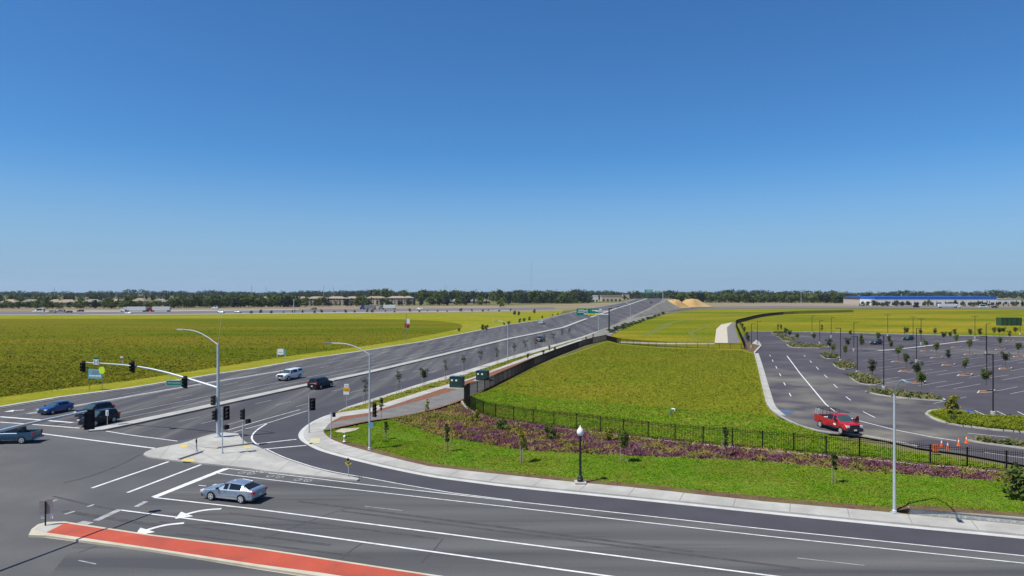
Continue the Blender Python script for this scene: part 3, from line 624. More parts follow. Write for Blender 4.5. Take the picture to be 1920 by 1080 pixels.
planter([(1589, 702), (1596, 709.5), (1606, 716), (1626, 720.5), (1648, 721), (1656, 716), (1635, 706), (1610, 700.5)])
planter([(1622, 732.5), (1636, 737.5), (1680, 744), (1740, 749), (1776, 751), (1768, 745), (1720, 737.5), (1672, 733), (1640, 731)])
planter([(1734, 775), (1740, 769), (1756, 766.5), (1776, 766.5), (1800, 771.5), (1841, 780), (1920, 782.5), (2050, 787), (2050, 822), (1920, 809.5), (1860, 804.5), (1785, 795), (1750, 785.5)], 'parcel_green', False)
planter([(1812, 823.5), (1830, 824), (1920, 830), (2050, 841), (2050, 860), (1920, 839), (1840, 829)])
dl2 = MB(); ribbon(dl2, GL([(1650, 659.5), (1690, 656), (1726, 652), (1790, 643.8), (1837, 638.3)]), 1.2, .22); tag(dl2.build('pavement', M['concrete']), kind='structure')
LAT = [(1684, 677), (1699, 695), (1719, 717), (1756, 670), (1778, 683.5), (1809, 702.5), (1818, 664), (1885, 690.5), (1849, 733.5), (1875, 654.5), (1893, 638.5), (1736.5, 657.5), (1793, 650.5), (1910, 668), (1935, 645)]
for px, py in LAT:
    c = G(px, py, .22); q = [c+un*3.6, c+wnv*1.05, c-un*3.6, c-wnv*1.05]
    tag(MB().slab(q, 0).build('island_kerb', M['kerbtan']), kind='structure'); tag(MB().poly([c.lerp(x, .8)+Vector((0, 0, .015)) for x in q]).build('tree_pit', M['mulch']), kind='structure')
# ------------------------------------------------------------------ poles, signals, signs, fences
def text_mesh(s, size, name='lettering'):
    cu = bpy.data.curves.new('t', 'FONT'); cu.body = s; cu.size = size; cu.align_x = 'CENTER'; cu.align_y = 'CENTER'
    o = bpy.data.objects.new('t', cu); COL.objects.link(o)
    dg = bpy.context.evaluated_depsgraph_get(); me = bpy.data.meshes.new_from_object(o.evaluated_get(dg))
    bpy.data.objects.remove(o); me.name = name; return me
def text(s, size, parent, loc, rz, m, name='lettering'):   # faces local -Y
    me = text_mesh(s, size); me.materials.clear(); me.materials.append(m)
    o = link(name, me, parent, loc); o.rotation_euler = (R(90), 0, rz); return o
def signal_parts(root, p, face, n=3, plate=True, name='signal_head'):
    """traffic signal with n sections, looking towards the heading face (world radians, from +X)"""
    h = .36*n; b = MB()
    b.box((0, 0, 0), (.22, .34, h))
    if plate: b.box((-.02, 0, 0), (.02, .66, h+.34))
    head = b.build(name, M['matte_black'], root, loc=p, rz=face)
    v = MB(); le = MB()
    for k in range(n):
        z = h/2-.18-.36*k
        v.tube([(.1, 0, z), (.38, 0, z-.03)], [.165, .15], 10, cap=False)
        le.lathe([(.13, .112), (.10, .125)], (0, 0, 0), 10, axis='Y')
        le.v[-20:] = [(q[1], q[0], q[2]+z) for q in le.v[-20:]]
    v.build('visor', M['matte_black'], head); le.build('lens', M['lens'], head)
    return head
def ped_head(root, p, face):
    b = MB().box((0, 0, 0), (.2, .42, .44)); b.box((.16, 0, .2), (.16, .44, .04)); b.box((.16, -.21, 0), (.16, .03, .42)); b.box((.16, .21, 0), (.16, .03, .42))
    return b.build('walk_signal', M['matte_black'], root, loc=p, rz=face)
def pole_shaft(root, h, r0, r1, m='galv', base=True, name='pole'):
    o = MB().tube([(0, 0, 0), (0, 0, h)], [r0, r1], 14).build(name, M[m], root, smooth=True)
    if base: MB().box((0, 0, .03), (r0*3.4, r0*3.4, .06)).lathe([(r0*1.5, .06), (r0*1.35, .22), (r0*1.02, .26)]).build('base', M['galv'], root)
    return o
# big signal pole on the island
P = G(409, 819, .14); D = P.y
sp = empty('signal_pole', P, 0, 'galvanized signal pole with long mast arm and curved lamp arm on traffic island', 'signal pole')
ztop = zat(645, D)-.14
pole_shaft(sp, ztop, .21, .14)
ad = Vector((-.956, .294, 0))
def apt(t, py):                            # point of the arm t metres out, at the height the photo shows
    q = P+ad*t; return Vector((q.x-P.x, q.y-P.y, zat(py, q.y)-.14))
arm = smooth_line([apt(0.1, 727), apt(3.6, 712), apt(7.5, 697), apt(11, 687.5), apt(15, 682.5), apt(19.6, 679.5)], 2)
MB().tube(arm, [.15-.10*i/(len(arm)-1) for i in range(len(arm))], 10).build('mast_arm', M['galv'], sp, smooth=True)
q1 = P+Vector((-5.2, 1.6, 0))
la_ = smooth_line([Vector((0, 0, ztop-.1)), Vector((-1.5, .45, ztop+.85)), Vector((-3.0, .9, ztop+1.45)), Vector((-4.6, 1.4, ztop+1.55))], 2)
MB().tube(la_, [.07-.025*i/(len(la_)-1) for i in range(len(la_))], 8).build('lamp_arm', M['galv'], sp, smooth=True)
e = la_[-1]; MB().box((e.x-.35, e.y+.1, e.z), (.85, .3, .13), math.atan2(.3, -.95)).build('lamp_head', M['galv'], sp)
MB().tube([(0, 0, ztop), (.35, .2, ztop+3.8)], .012, 4).build('antenna', M['galv'], sp)
FA = math.atan2(-.92, -.39)
for px, t in ((162, 19.35), (265, 11.9), (354.5, 4.35)):
    q = apt(t, 687 if px < 300 else 716); signal_parts(sp, q+Vector((-.05, -.22, 0)), FA)
signal_parts(sp, Vector((-.28, -.3, zat(750, D)-.14)), R(190), plate=False)
signal_parts(sp, Vector((-.1, -.38, zat(777, D)-.14)), R(215), plate=True)
sg = empty('street_name_sign', (0, 0, 0)); sg.parent = sp
q = apt(5.9, 717.5); sg.location = q+Vector((0, -.12, 0)); sg.rotation_euler = (0, 0, R(2))
b = MB().box((0, 0, 0), (1.95, .04, .52)); b.build('sign_panel', M['signgreen'], sg)
MB().box((0, .004, 0), (2.03, .03, .60)).build('border', M['white'], sg)
text('West Stockton Bl', .235, sg, (0, -.027, 0), 0, M['white'])
MB().tube([(-.55, 0, .3), (-.55, 0, .8)], .02, 5).build('hanger', M['galv'], sg); MB().tube([(.55, 0, .3), (.55, 0, .55)], .02, 5).build('hanger', M['galv'], sg)
rs = empty('lane_sign', (0, 0, 0)); rs.parent = sp; q = apt(17.55, 677.5); rs.location = q+Vector((0, -.15, .05)); rs.rotation_euler = (0, 0, R(-10))
MB().box((0, 0, .33), (.74, .03, .26)).build('green_panel', M['signgreen'], rs); MB().box((0, 0, -.12), (.72, .03, .60)).build('sign_panel', M['white'], rs)
mk = MB()
for x in (-.2, .02, .24): mk.box((x, -.022, -.13), (.065, .012, .4)); 
mk.box((-.24, -.022, .05), (.15, .012, .07)); mk.box((.29, -.022, .05), (.12, .012, .07)); mk.box((0, -.022, .33), (.45, .012, .05))
mk.build('arrow_marks', M['matte_black'], rs)
q = apt(13.6, 678); MB().tube([(0, 0, -.55), (0, 0, .35)], .025, 5).box((-.08, -.05, .42), (.3, .16, .16)).build('camera', M['white'], sp, loc=q+Vector((0, 0, .1)))
# smaller signals on posts
def post_signal(px, py, top, label, heads, peds=(), z=.14, r=.06, m='galv'):
    b_ = G(px, py, z); o = empty('signal_post', b_, 0, label, 'traffic signal')
    h = zat(top, b_.y)-z; pole_shaft(o, h, r, r*.9, m)
    for dx, dy, hy, face, n in heads: signal_parts(o, Vector((dx, dy, zat(hy, b_.y)-z)), face, n)
    for dx, dy, hy, face in peds: ped_head(o, Vector((dx, dy, zat(hy, b_.y)-z)), face)
    return o
post_signal(417, 850, 765, 'thin signal post with one black signal in the middle of the island', [(.42, 0, 774.5, R(-40), 3)], [(.38, -.05, 800.5, R(-40))])
o = post_signal(455.5, 833, 790, 'signal post at the right tip of the island by the turn lane', [(.12, -.05, 776.5, R(200), 3)], [(.5, 0, 790, R(-20))])
post_signal(579.5, 811, 742, 'signal post on the corner pavement with one tall black signal plate', [(.42, -.05, 758, R(-70), 3)], z=.16)
o = post_signal(620.8, 821, 773, 'short post with a walk signal at the edge of the corner lawn', [], [(.25, -.05, 777.5, R(20))], z=.16)
b_ = G(368.5, 846, .14); o = empty('push_button_post', b_, 0, 'short grey push button post on the nose of the island', 'button post')
pole_shaft(o, 1.35, .06, .06, 'galv_dark'); MB().box((.02, -.08, 1.05), (.14, .08, .3)).build('button_box', M['black'], o)
# near mast arm that reaches into the picture at left
P2 = Vector((-34.9, 35.2, 0)); T2 = Vector((-30.55, 49.3, 7.86))
o = empty('signal_mast', P2, 0, 'blue grey mast arm crossing the left edge with one signal at its tip', 'signal pole')
pole_shaft(o, 9, .2, .14); aa = smooth_line([Vector((0, 0, 6.9)), (T2-P2)*.3+Vector((0, 0, 5.0)), (T2-P2)*.65+Vector((0, 0, 2.65)), T2-P2], 2)
MB().tube(aa, [.14-.075*i/(len(aa)-1) for i in range(len(aa))], 10).build('mast_arm', M['galv'], o, smooth=True)
signal_parts(o, T2-P2+Vector((.1, -.1, -.62)), R(118), 3)
# street lights
def street_light(px, py, top, label, armdir, armlen, rise, base_z=.16, m='galv', r=.11, gr=None):
    b_ = G(px, py, base_z) if base_z is not None else GR(px, py)
    z = b_.z; o = empty('street_light', b_, 0, label, 'street light', gr); h = zat(top, b_.y)-z
    pole_shaft(o, h, r, r*.62, m)
    d = Vector(armdir).normalized()
    a = smooth_line([Vector((0, 0, h-.05)), d*armlen*.3+Vector((0, 0, h+rise*.62)), d*armlen*.62+Vector((0, 0, h+rise*.98)), d*armlen+Vector((0, 0, h+rise))], 2)
    MB().tube(a, [r*.5]*len(a), 8).build('lamp_arm', M[m], o, smooth=True)
    e = a[-1]+d*.3; MB().box((0, 0, 0), (.75, .32, .12)).box((0, 0, -.07), (.5, .24, .03)).build('lamp_head', M['galv_dark'], o, loc=e, rz=math.atan2(d.y, d.x)); return o
o = street_light(693, 843, 664, 'tall street light at the lawn corner with a signal on its post', (-.995, .1, 0), 4.1, 1.1)
D3 = G(693, 843, .16).y
signal_parts(o, Vector((.5, -.05, zat(768, D3)-.16)), R(-60), 4, plate=False)
MB().box((.16, -.16, zat(796.5, D3)-.16), (.42, .03, .55)).build('sign_panel', M['signblue'], o)
o = street_light(1677, 962, 737, 'tall street light at the end of the low retaining wall', (-.33, -.94, 0), 4.3, 1.35, r=.12)
street_light(952, 676, 607, 'distant thin street light in the grass strip right of the main road', (-.95, .3, 0), 2.5, .6, r=.09, gr='far street lights of the main road')
street_light(1122, 626, 585, 'far street light left of the overhead sign post', (-.95, .3, 0), 2.5, .6, .1, r=.1, gr='far street lights of the main road')
street_light(1182, 604, 571, 'far street light where the ramp leaves the main road', (-.95, .3, 0), 2.5, .6, .1, r=.12, gr='far street lights of the main road')
street_light(925, 613, 583, 'far thin street light on the left kerb of the main road', (.95, -.3, 0), 2.5, .6, .1, r=.1, gr='far street lights of the main road')
# ornamental lamp post
b_ = G(1088, 904.5, .2); o = empty('lamp_post', b_, 0, 'black ornamental lamp post with a white acorn globe beside the pavement', 'lamp post')
MB().box((0, 0, .04), (.95, .95, .10)).build('footing', M['concrete'], o)
MB().lathe([(.26, .08), (.26, .3), (.2, .36), (.22, .5), (.14, .62)]).tube([(0, 0, .6), (0, 0, 3.85)], [.115, .09], 12).lathe([(.12, 3.82), (.16, 3.9), (.16, 3.98)]).build('pole', M['black'], o, smooth=True)
MB().lathe([(.13, 3.98), (.27, 4.12), (.3, 4.3), (.24, 4.5), (.12, 4.66), (.05, 4.72), (.03, 4.88), (.0, 4.92)], n=14).build('globe', M['white'], o, smooth=60)
# parking-lot lights
def lot_light(px, py, label, h=7.9, arm=-1, top=None, gr='black lights of the parking lot', dbl=False):
    b_ = G(px, py, .1); o = empty('lot_light', b_, 0, label, 'lot light', gr)
    if top: h = zat(top, b_.y)-.1
    MB().lathe([(.3, 0), (.3, .8), (.27, .84)], n=12).build('base', M['concrete'], o)
    MB().tube([(0, 0, .8), (0, 0, h)], [.085, .075], 8).build('pole', M['black'], o)
    b = MB().box((arm*.55, 0, h-.05), (1.15, .3, .1))
    if dbl: b.box((-arm*.55, 0, h-.05), (1.15, .3, .1))
    b.build('lamp_head', M['black'], o); return o
for a in ((1862, 783, 'black lot light on the green island behind the drive', 8.2, -1, 664), (1657, 733, 'black lot light on the long planted island behind the drive', 8, -1, 629),
          (1607.5, 703, 'black lot light on the planted island with rounded kerb, second from the drive bend', 8, -1, 630), (1576, 680, 'black lot light with a left arm on the small middle planter', 8, -1, 615),
          (1601, 658.5, 'black lot light standing in the open stalls behind the small middle planter', 8, 1, 605), (1537, 646, 'black lot light on the long thin planter at the far cross drive', 7.5, 1, 601),
          (1558.5, 633, 'black lot light by the far planters, against the yellow meadow', 7.5, 1, 595), (1522.5, 626, 'faint black lot light on the far edge planter', 7.5, 1, 592),
          (1664.5, 630, 'black lot light at the far kerb right of the far planters', 8, 1, 590), (1712, 635, 'black lot light near the far kerb, left of a close pair', 8, 1, 594),
          (1727, 647, 'black lot light at the end of the pale walkway in the lot', 8, 1, 597.5), (1718.5, 681, 'black lot light in the middle of the lot with a white base', 8, 1, None),
          (1828, 635, 'black lot light at the far kerb beyond the walkway', 8, 1, 592.5), (1849, 665, 'black lot light in the middle stalls with a bright base', 8, 1, 607),
          (1850, 710, 'black lot light rising in front of another in the right stalls', 8, -1, None), (1912.7, 628, 'black lot light at the right edge below the green block', 8, 1, 601),
          (1409, 652, 'black lot light beside the fence corner at the drive end', 8, 1, 607), (1420, 645, 'black lot light on the pale kerb corner at the drive end', 8, 1, 602)):
    lot_light(*a, dbl=(a[0] in (1727, 1712, 1828, 1664.5)))
# signs
def post_sign(name, px, py, z, label, cat, panels, posts=((0, 0),), ph=None, rz=0, m='galv', r=.035):
    b_ = G(px, py, z); o = empty(name, b_, rz, label, cat)
    for x, hh in posts: MB().tube([(x, .04, 0), (x, .04, hh)], r, 6).build('post', M[m], o)
    for pn, c, sz, mm_ in panels: MB().box(c, sz).build(pn, M[mm_], o)
    return o
D4 = G(649.5, 764, .16).y; zz = lambda y: zat(y, D4)-.16
o = post_sign('road_sign', 649.5, 764, .16, 'post with a white, an orange and another white sign at the kerb', 'road sign', [], [(0, zz(722))], r=.04)
MB().box((0, -.02, zz(723.2)), (.62, .03, .5)).build('white_panel', M['white'], o); MB().box((.03, -.03, zz(730)), (.92, .03, .48)).build('orange_panel', M['signorange'], o)
MB().box((-.02, -.02, zz(735.6)), (.8, .03, .62)).build('white_panel', M['white'], o); MB().box((0, -.04, zz(723.2)), (.4, .01, .08)).build('marks', M['signblue'], o)
MB().box((.05, -.04, zz(733.2)), (.6, .01, .14)).build('yellow_band', M['signyellow'], o); MB().box((-.1, -.05, zz(730)), (.5, .01, .1)).box((.2, -.05, zz(730)), (.1, .01, .3)).build('marks', M['olive'], o)
b_ = G(653, 893, .15); o = empty('chevron_sign', b_, R(-25), 'olive diamond sign with dark chevrons at the pointed end of the island', 'warning sign')
MB().tube([(0, .03, 0), (0, .03, 1.35)], .035, 6).build('post', M['galv'], o)
Mt = Matrix.Rotation(R(45), 3, 'Y')
MB().box((0, 0, 1.15), (.52, .02, .52), M=Mt).build('sign_panel', M['olive'], o)
MB().box((0, -.022, 1.36), (.42, .02, .42), M=Mt).build('upper_panel', M['matte_black'], o)
cv = MB()
for k in (0, .26): cv.box((-.1, -.04, 1.05+k), (.28, .012, .07), M=Matrix.Rotation(R(42), 3, 'Y')); cv.box((.1, -.04, 1.05+k), (.28, .012, .07), M=Matrix.Rotation(R(-42), 3, 'Y'))
cv.build('chevrons', M['olive'], o)
b_ = G(86, 985, .16); D5 = b_.y; zz = lambda y: zat(y, D5)-.16
o = empty('keep_right_sign', b_, R(8), 'brown back of a sign with white plates below, on the red median nose', 'road sign')
MB().tube([(0, -.06, 0), (0, -.06, zz(940))], .05, 6).build('post', M['black'], o)
MB().box((-.22, .02, zz(952)), (.42, .03, 1.02)).build('sign_panel', M['signback'], o); MB().box((.23, .0, zz(950)), (.42, .03, 1.02)).build('sign_panel', M['signback'], o)
MB().box((-.2, .05, zz(967.5)), (.26, .02, .34)).build('white_plate', M['white'], o); MB().box((.36, .03, zz(968)), (.2, .02, .36)).build('white_plate', M['white'], o)
b_ = G(201, 797, .17); o = empty('median_sign', b_, 0, 'small white keep right sign on the end of the main road median', 'road sign')
MB().tube([(0, .03, 0), (0, .03, 1.6)], .03, 6).build('post', M['galv'], o); MB().box((-.02, 0, 1.5), (.34, .02, .7)).build('sign_panel', M['white'], o)
MB().box((.02, -.016, 1.45), (.1, .01, .4)).build('marks', M['signback'], o)
b_ = G(180, 731.5, -.05); D6 = b_.y; zz = lambda y: zat(y, D6)+.05
o = empty('blue_sign', b_, R(-12), 'blue roadside information sign on two posts at the field edge', 'information sign')
for x in (-1.35, 1.15): MB().tube([(x, .05, 0), (x, .05, zz(690))], .05, 6, 0).build('post', M['galv_dark'], o)
MB().box((-.15, 0, zz(701)), (2.7, .04, 1.55)).build('sign_panel', M['signblue'], o)
MB().box((-.15, -.03, zz(698.5)), (1.3, .02, .55)).build('symbol_panel', M['p_grey'], o)
tm = MB()
for x in np.linspace(-1.2, .9, 9): tm.box((x, -.03, zz(704.7)), (.17, .02, .22))
tm.build('marks', M['white'], o)
MB().lathe([(.62, -.02), (.62, .02)], (1.2, -.06, zz(694)), 10, axis='Y').build('round_sign', M['lime'], o)
b_ = G(527, 672.5, -.05); D7 = b_.y; zz = lambda y: zat(y, D7)+.05
o = empty('sale_board', b_, R(-6), 'white and blue board on two short posts in the left field', 'board sign')
for x in (-1.0, 1.1): MB().tube([(x, .05, 0), (x, .05, zz(656))], .06, 6).build('post', M['white'], o)
MB().box((-.15, 0, zz(659.5)), (1.45, .05, 1.4)).build('white_panel', M['white'], o); MB().box((.88, 0, zz(661)), (.6, .06, 1.15)).build('blue_panel', M['signblue'], o)
MB().tube([(.75, .08, 0), (.75, .08, zz(648.5))], .07, 6).build('tall_post', M['stake'], o); MB().box((-.15, -.035, zz(660.5)), (1.0, .02, .12)).build('marks', M['signblue'], o)
b_ = G(762, 641, .1); D8 = b_.y; zz = lambda y: zat(y, D8)-.1
o = empty('banner_pole', b_, R(0), 'tall thin pole with a white and red banner at the field edge', 'banner pole')
MB().tube([(0, 0, 0), (0, 0, zz(588))], .07, 6).build('pole', M['galv_dark'], o)
MB().box((.6, 0, zz(602.5)), (.95, .04, 1.6)).build('white_panel', M['white'], o); MB().box((.2, .02, zz(610)), (1.7, .04, 1.5)).build('red_panel', M['redlamp'], o); MB().box((.45, -.03, zz(612.8)), (.8, .03, .5)).build('dark_panel', M['matte_black'], o)
# overhead guide signs
def gantry(px, py, top, label, span, panels, m='black'):
    b_ = GR(px, py); o = empty('overhead_sign', b_, 0, label, 'overhead sign'); D = b_.y
    h = zat(top, D)-b_.z
    MB().tube([(0, 0, 0), (0, 0, h)], [.3, .24], 10).build('pole', M[m], o)
    dv = Vector((-.95, .31, 0)); az_ = R(-18)
    tr = MB()
    for z_ in (h-1.0, h-2.3): tr.tube([Vector((0, 0, z_)), dv*span+Vector((0, 0, z_))], .11, 6)
    n = int(span/1.6)
    for k in range(n): tr.tube([dv*(span*k/n)+Vector((0, 0, h-1.0 if k % 2 else h-2.3)), dv*(span*(k+1)/n)+Vector((0, 0, h-2.3 if k % 2 else h-1.0))], .06, 4)
    tr.build('truss', M['galv'], o)
    for t, wd, ht, zc, ex in panels:
        c = dv*t+Vector((0, -.35, h+zc))
        pn = MB().box((0, 0, 0), (wd, .08, ht)).build('sign_panel', M['signgreen'], o, loc=c, rz=az_*0)
        k = MB()
        for yy, ww in ((.26, .55), (-.02, .7)): k.box((-.04*wd, -.05, yy*ht), (ww*wd, .02, ht*.11))
        if not ex: k.build('marks', M['white'], pn)
        else:
            MB().box((.18*wd, -.05, .2*ht), (.5*wd, .02, ht*.14)).build('marks', M['white'], pn)
            ye = MB().box((0, -.05, -.36*ht), (wd*.96, .03, ht*.26)).build('yellow_panel', M['signyellow'], pn)
            text('EXIT ONLY', ht*.2, pn, (0, -.068, -.36*ht), 0, M['matte_black'])
    return o
D9 = GR(1142, 621).y
gantry(1142, 621, 579, 'near overhead sign with two green panels reaching over the main road', 13.6, [(11.6, 4.2, 2.9, -1.4, False), (6.8, 4.4, 2.8, -1.3, True)])
gantry(1243, 561, 543, 'farther overhead green sign above the crest of the main road', 20, [(14, 8.5, 4.2, -2.2, False), (5.5, 5, 3.0, -2.6, False)], 'galv')
# transformer cabinets
def cabinet(px, py, label, w_=2.2, h_=1.75):
    b_ = G(px, py, .2); o = empty('utility_cabinet', b_, R(-16), label, 'utility cabinet', 'green utility cabinets by the path')
    MB().box((0, 0, .02), (w_+.9, 2.2, .16)).build('pad', M['concrete'], o)
    b = MB().box((0, 0, h_/2+.1), (w_, 1.4, h_)); b.box((0, 0, h_+.13), (w_+.12, 1.5, .07)); b.box((0, -.71, h_/2+.05), (.04, .02, h_*.9)); b.build('cabinet', M['boxgreen'], o)
    for x in (-.55, .22): MB().box((x-.1, -.715, h_*.76), (.32, .02, .28)).build('sticker', M['white'], o)
    MB().box((w_*.38, -.73, h_*.5), (.08, .05, .3)).build('handle', M['black'], o)
cabinet(857, 727, 'green utility cabinet with two white stickers, nearer of the pair'); cabinet(905, 713.5, 'green utility cabinet with two white stickers, farther of the pair', 2.1, 1.65)
# iron fences
def iron_fence(name, label, pts, h, bay, step, posts=True, pk=.013, opaque=False):
    P_ = resample(pts, bay); base = P_[0].copy(); o = empty(name, base, 0, label, 'fence')
    pm = MB().box((0, 0, h*.5+.04), (.11, .11, h+.1)).box((0, 0, h+.1), (.14, .14, .03)).mesh('post', M['fence'])
    for p in P_: link('post', pm, o, p-base)
    for a, b in zip(P_, P_[1:]):
        m_ = MB(); d = b-a; L = d.length; a0 = a-base; b0 = b-base
        for z_ in (.12, h-.18, h-.02): m_.box(a0.lerp(b0, .5)+Vector((0, 0, z_)), (Vector((d.x, d.y, 0)).length, .032, .04), math.atan2(d.y, d.x))
        n = max(2, int(L/step)); an = math.atan2(d.y, d.x)
        for k in range(1, n):
            q = a0.lerp(b0, k/n); m_.box(q+Vector((0, 0, h*.5+.12)), (pk*1.5, pk*1.5, h+.16), an)
        m_.build('rail_panel', M['fence'], o)
    return o
FZ = [(871, 755.5, .4), (875, 762, .45), (881, 767.5, .5), (897, 775.5, .62), (920, 782.5, .7), (946, 787, .7), (977, 791.5, .7), (1044, 800.5, .7), (1116, 808, .7), (1193, 818.8, .7), (1234, 823.5, .7), (1315, 831, .7), (1456, 843, .7), (1506, 847.5, .7), (1558, 852.4, .7), (1613, 857, .7), (1668, 862, .7), (1725, 869, .7), (1784, 872.5, .7), (1845, 879, .7), (1907, 884.5, .7), (2060, 900, .7)]
iron_fence('metal_fence', 'black iron picket fence curving along the purple flower bed', GL(FZ), 1.68, 2.9, .16, pk=.02)
FW = [(871, 755.5, .4), (870.6, 750, .35), (872.5, 745, .3), (877, 741.5, .25), (890, 737.5, .22), (908, 732, .2), (925, 724.5, .2), (940, 716.5, .2), (960, 707, .2), (980, 697, .2), (1000, 687, .2), (1020, 678.5, .2), (1040, 670, .2), (1060, 662, .2), (1085, 652.5, .2), (1112, 644, .2), (1137, 638, .2)]
iron_fence('metal_fence', 'black iron picket fence between the path and the rough grass parcel', GL(FW), 1.72, 2.9, .16, pk=.02)
FB = [(1137, 638, .1), (1160, 644, .1), (1200, 648, .1), (1240, 651, .1), (1300, 652.5, .1), (1350, 653.5, .1), (1397, 655, .1)]
iron_fence('metal_fence', 'low black fence along the far side of the rough grass parcel', GL(FB), 1.5, 3.0, .22, pk=.035)
FN = [(1397, 655, .1), (1392.5, 643, .1), (1384, 623, .05), (1378.5, 609, 0), (1384, 605.5, 0), (1400, 601.5, 0), (1418, 596.5, 0), (1440, 592.5, 0), (1477, 589, 0), (1540, 587, 0), (1600, 585.5, 0)]
iron_fence('metal_fence', 'long black fence curving away from the path into the yellow meadow', smooth_line(GL(FN), 1), 1.75, 6.0, .45, pk=.07)
# retaining wall
wa = GL([(1704, 964.2), (1812, 973.5), (1919, 983.6), (2200, 1011)], .15); wb = offset(wa, .3)
k = MB(); top_ = .62
k.strip(wa, up(wa, top_-.08)); k.strip(wb, up(wb, .1)); k.strip(up(wb, .1), up(wb, top_-.08)); k.poly(up(wa, top_-.08)+up(wb, top_-.08)[::-1])
k.add([wa[0], wb[0], up(wb, top_-.08)[0], up(wa, top_-.08)[0]], [(0, 1, 2, 3)])
wl_ = k.build('retaining_wall', M['wallblock']); tag(wl_, 'low grey block retaining wall behind the pavement at right', 'wall')
kc = MB(); ca, cb = offset(wa, -.05), offset(wa, .36); kc.strip(up(ca, top_), up(cb, top_)); kc.strip(up(ca, top_), up(ca, top_-.09)); kc.strip(up(cb, top_), up(cb, top_-.09)); kc.build('cap', M['concrete'], wl_)
# traffic cones and fire hydrant
def cone(px, py, label, lean=0):
    b_ = G(px, py, .1); o = empty('traffic_cone', b_, 0, label, 'traffic cone', 'orange cones on the drive')
    o.scale = (.88, .88, .88)
    MB().box((0, 0, .03), (.4, .4, .06)).lathe([(.16, .06), (.09, .48), (.085, .5)], n=10).lathe([(.055, .74), (.03, .92), (.0, .93)], n=10).build('cone', M['cone'], o)
    MB().lathe([(.0855, .5), (.055, .74)], n=10).build('white_collar', M['white'], o)
cone(1765.5, 838, 'orange cone second from the left behind the fence'); cone(1777, 843, 'orange cone in the middle of the row by the fence'); cone(1797.5, 836, 'orange cone second from the right, on the drive'); cone(1812, 831, 'orange cone at the tip of the thin planter')
b_ = G(1754, 848, .12); o = empty('channelizer_post', b_, 0, 'stubby orange barricade at the left end of the cone row', 'barricade')
MB().box((0, 0, .4), (.5, .12, .8)).build('panel', M['cone'], o); MB().box((0, 0, .04), (.6, .5, .08)).build('foot', M['black'], o)
b_ = G(646, 828, .3); o = empty('fire_hydrant', b_, R(20), 'small white fire hydrant at the corner of the lawn', 'hydrant')
MB().lathe([(.18, 0), (.18, .05), (.11, .08), (.11, .52), (.15, .54), (.14, .62), (.06, .7), (0, .72)], n=10).build('barrel', M['white'], o, smooth=True)
MB().tube([(-.24, 0, .42), (.24, 0, .42)], .06, 8).tube([(0, 0, .36), (0, -.2, .36)], .075, 8).build('outlet', M['cloth_teal'], o)
# dark green block at the right edge
b_ = G(1897, 610.5, 0); o = empty('screened_enclosure', b_, 0, 'dark green screened enclosure in the meadow at the right edge', 'enclosure')
k = MB(); k.box((0, 2, 1.9), (9.4, 4, 3.8)); k.build('screen', M['greenbox'], o)
for x in (-4.75, -2.3, 0, 2.3, 4.75): MB().box((x, -.06, 1.95), (.12, .1, 3.95)).build('post', M['fence'], o)
# ------------------------------------------------------------------ vehicles and the person
def shell(st):
    """st rows: x, z_bottom, z_shoulder, z_roof or None, half widths (sill, shoulder, roof), pillar flag to the next row"""
    body, side, front, rear = MB(), MB(), MB(), MB(); rings = []
    for s in st:
        x, zb, zs, zr_, wb, ws, wr = s[:7]; gh = zr_ is not None
        if not gh: zr_ = zs+.05; wr = ws-.16
        h = [(wb*.9, zb), (wb, zb+.10), (ws, zb+(zs-zb)*.55), (ws-.015, zs-.04), (ws-.06, zs+.015), (wr, zr_-.07 if gh else zr_-.02), (wr-.13, zr_-.005), (wr*.45, zr_+.02)]
        ring = [Vector((x, y, z)) for y, z in h]+[Vector((x, -y, z)) for y, z in h[::-1]]
        rings.append((ring, gh, s[7] if len(s) > 7 else 0))
    n = 16
    for (ra, ga, pa), (rb, gb, _) in zip(rings, rings[1:]):
        xa, xb = ra[0].x, rb[0].x
        for k in range(n):
            q = [ra[k], ra[(k+1) % n], rb[(k+1) % n], rb[k]]
            t = body
            if ga and gb and not pa and k in (4, 10): t = side
            elif ga != gb and 5 <= k <= 9: t = front if gb else rear
            t.add(q, [(0, 1, 2, 3)])
    body.add(rings[0][0], [tuple(range(n))]); body.add(rings[-1][0], [tuple(range(n))[::-1]])
    return body, side, front, rear
def wheel(root, x, y, r, w=.23, rim='rim'):
    s = 1 if y > 0 else -1
    t = MB().lathe([(r*.6, -w/2), (r*.94, -w/2), (r, -w*.3), (r, w*.3), (r*.94, w/2), (r*.6, w/2)], n=20, axis='Y').build('wheel', M['tyre'], root, smooth=True, loc=(x, y, r))
    k = MB(); k.lathe([(r*.68, s*w*.45), (r*.68, s*w*.54), (r*.6, s*w*.55), (r*.18, s*w*.53), (.03, s*w*.56)], n=20, axis='Y')
    k.build('rim', M[rim], t)
    h = MB()
    for a in range(5):
        an = a*2*math.pi/5+.2
        h.add([Vector((math.cos(an+da)*r*q, s*w*.575, math.sin(an+da)*r*q)) for q, da in ((.24, -.22), (.56, -.30), (.56, .30), (.24, .22))], [(0, 1, 2, 3)])
    h.build('spoke_gaps', M['tyre'], t)
def arches(root, xs, ys, r, zb):
    for x in xs:
        for s in (-1, 1):
            k = MB(); pts = [(x+math.cos(a)*r*1.16, s*(ys+.006), r+math.sin(a)*r*1.16) for a in np.linspace(-.25, math.pi+.25, 14)]
            k.add(pts, [tuple(range(14))]); k.build('wheel_arch', M['matte_black'], root)
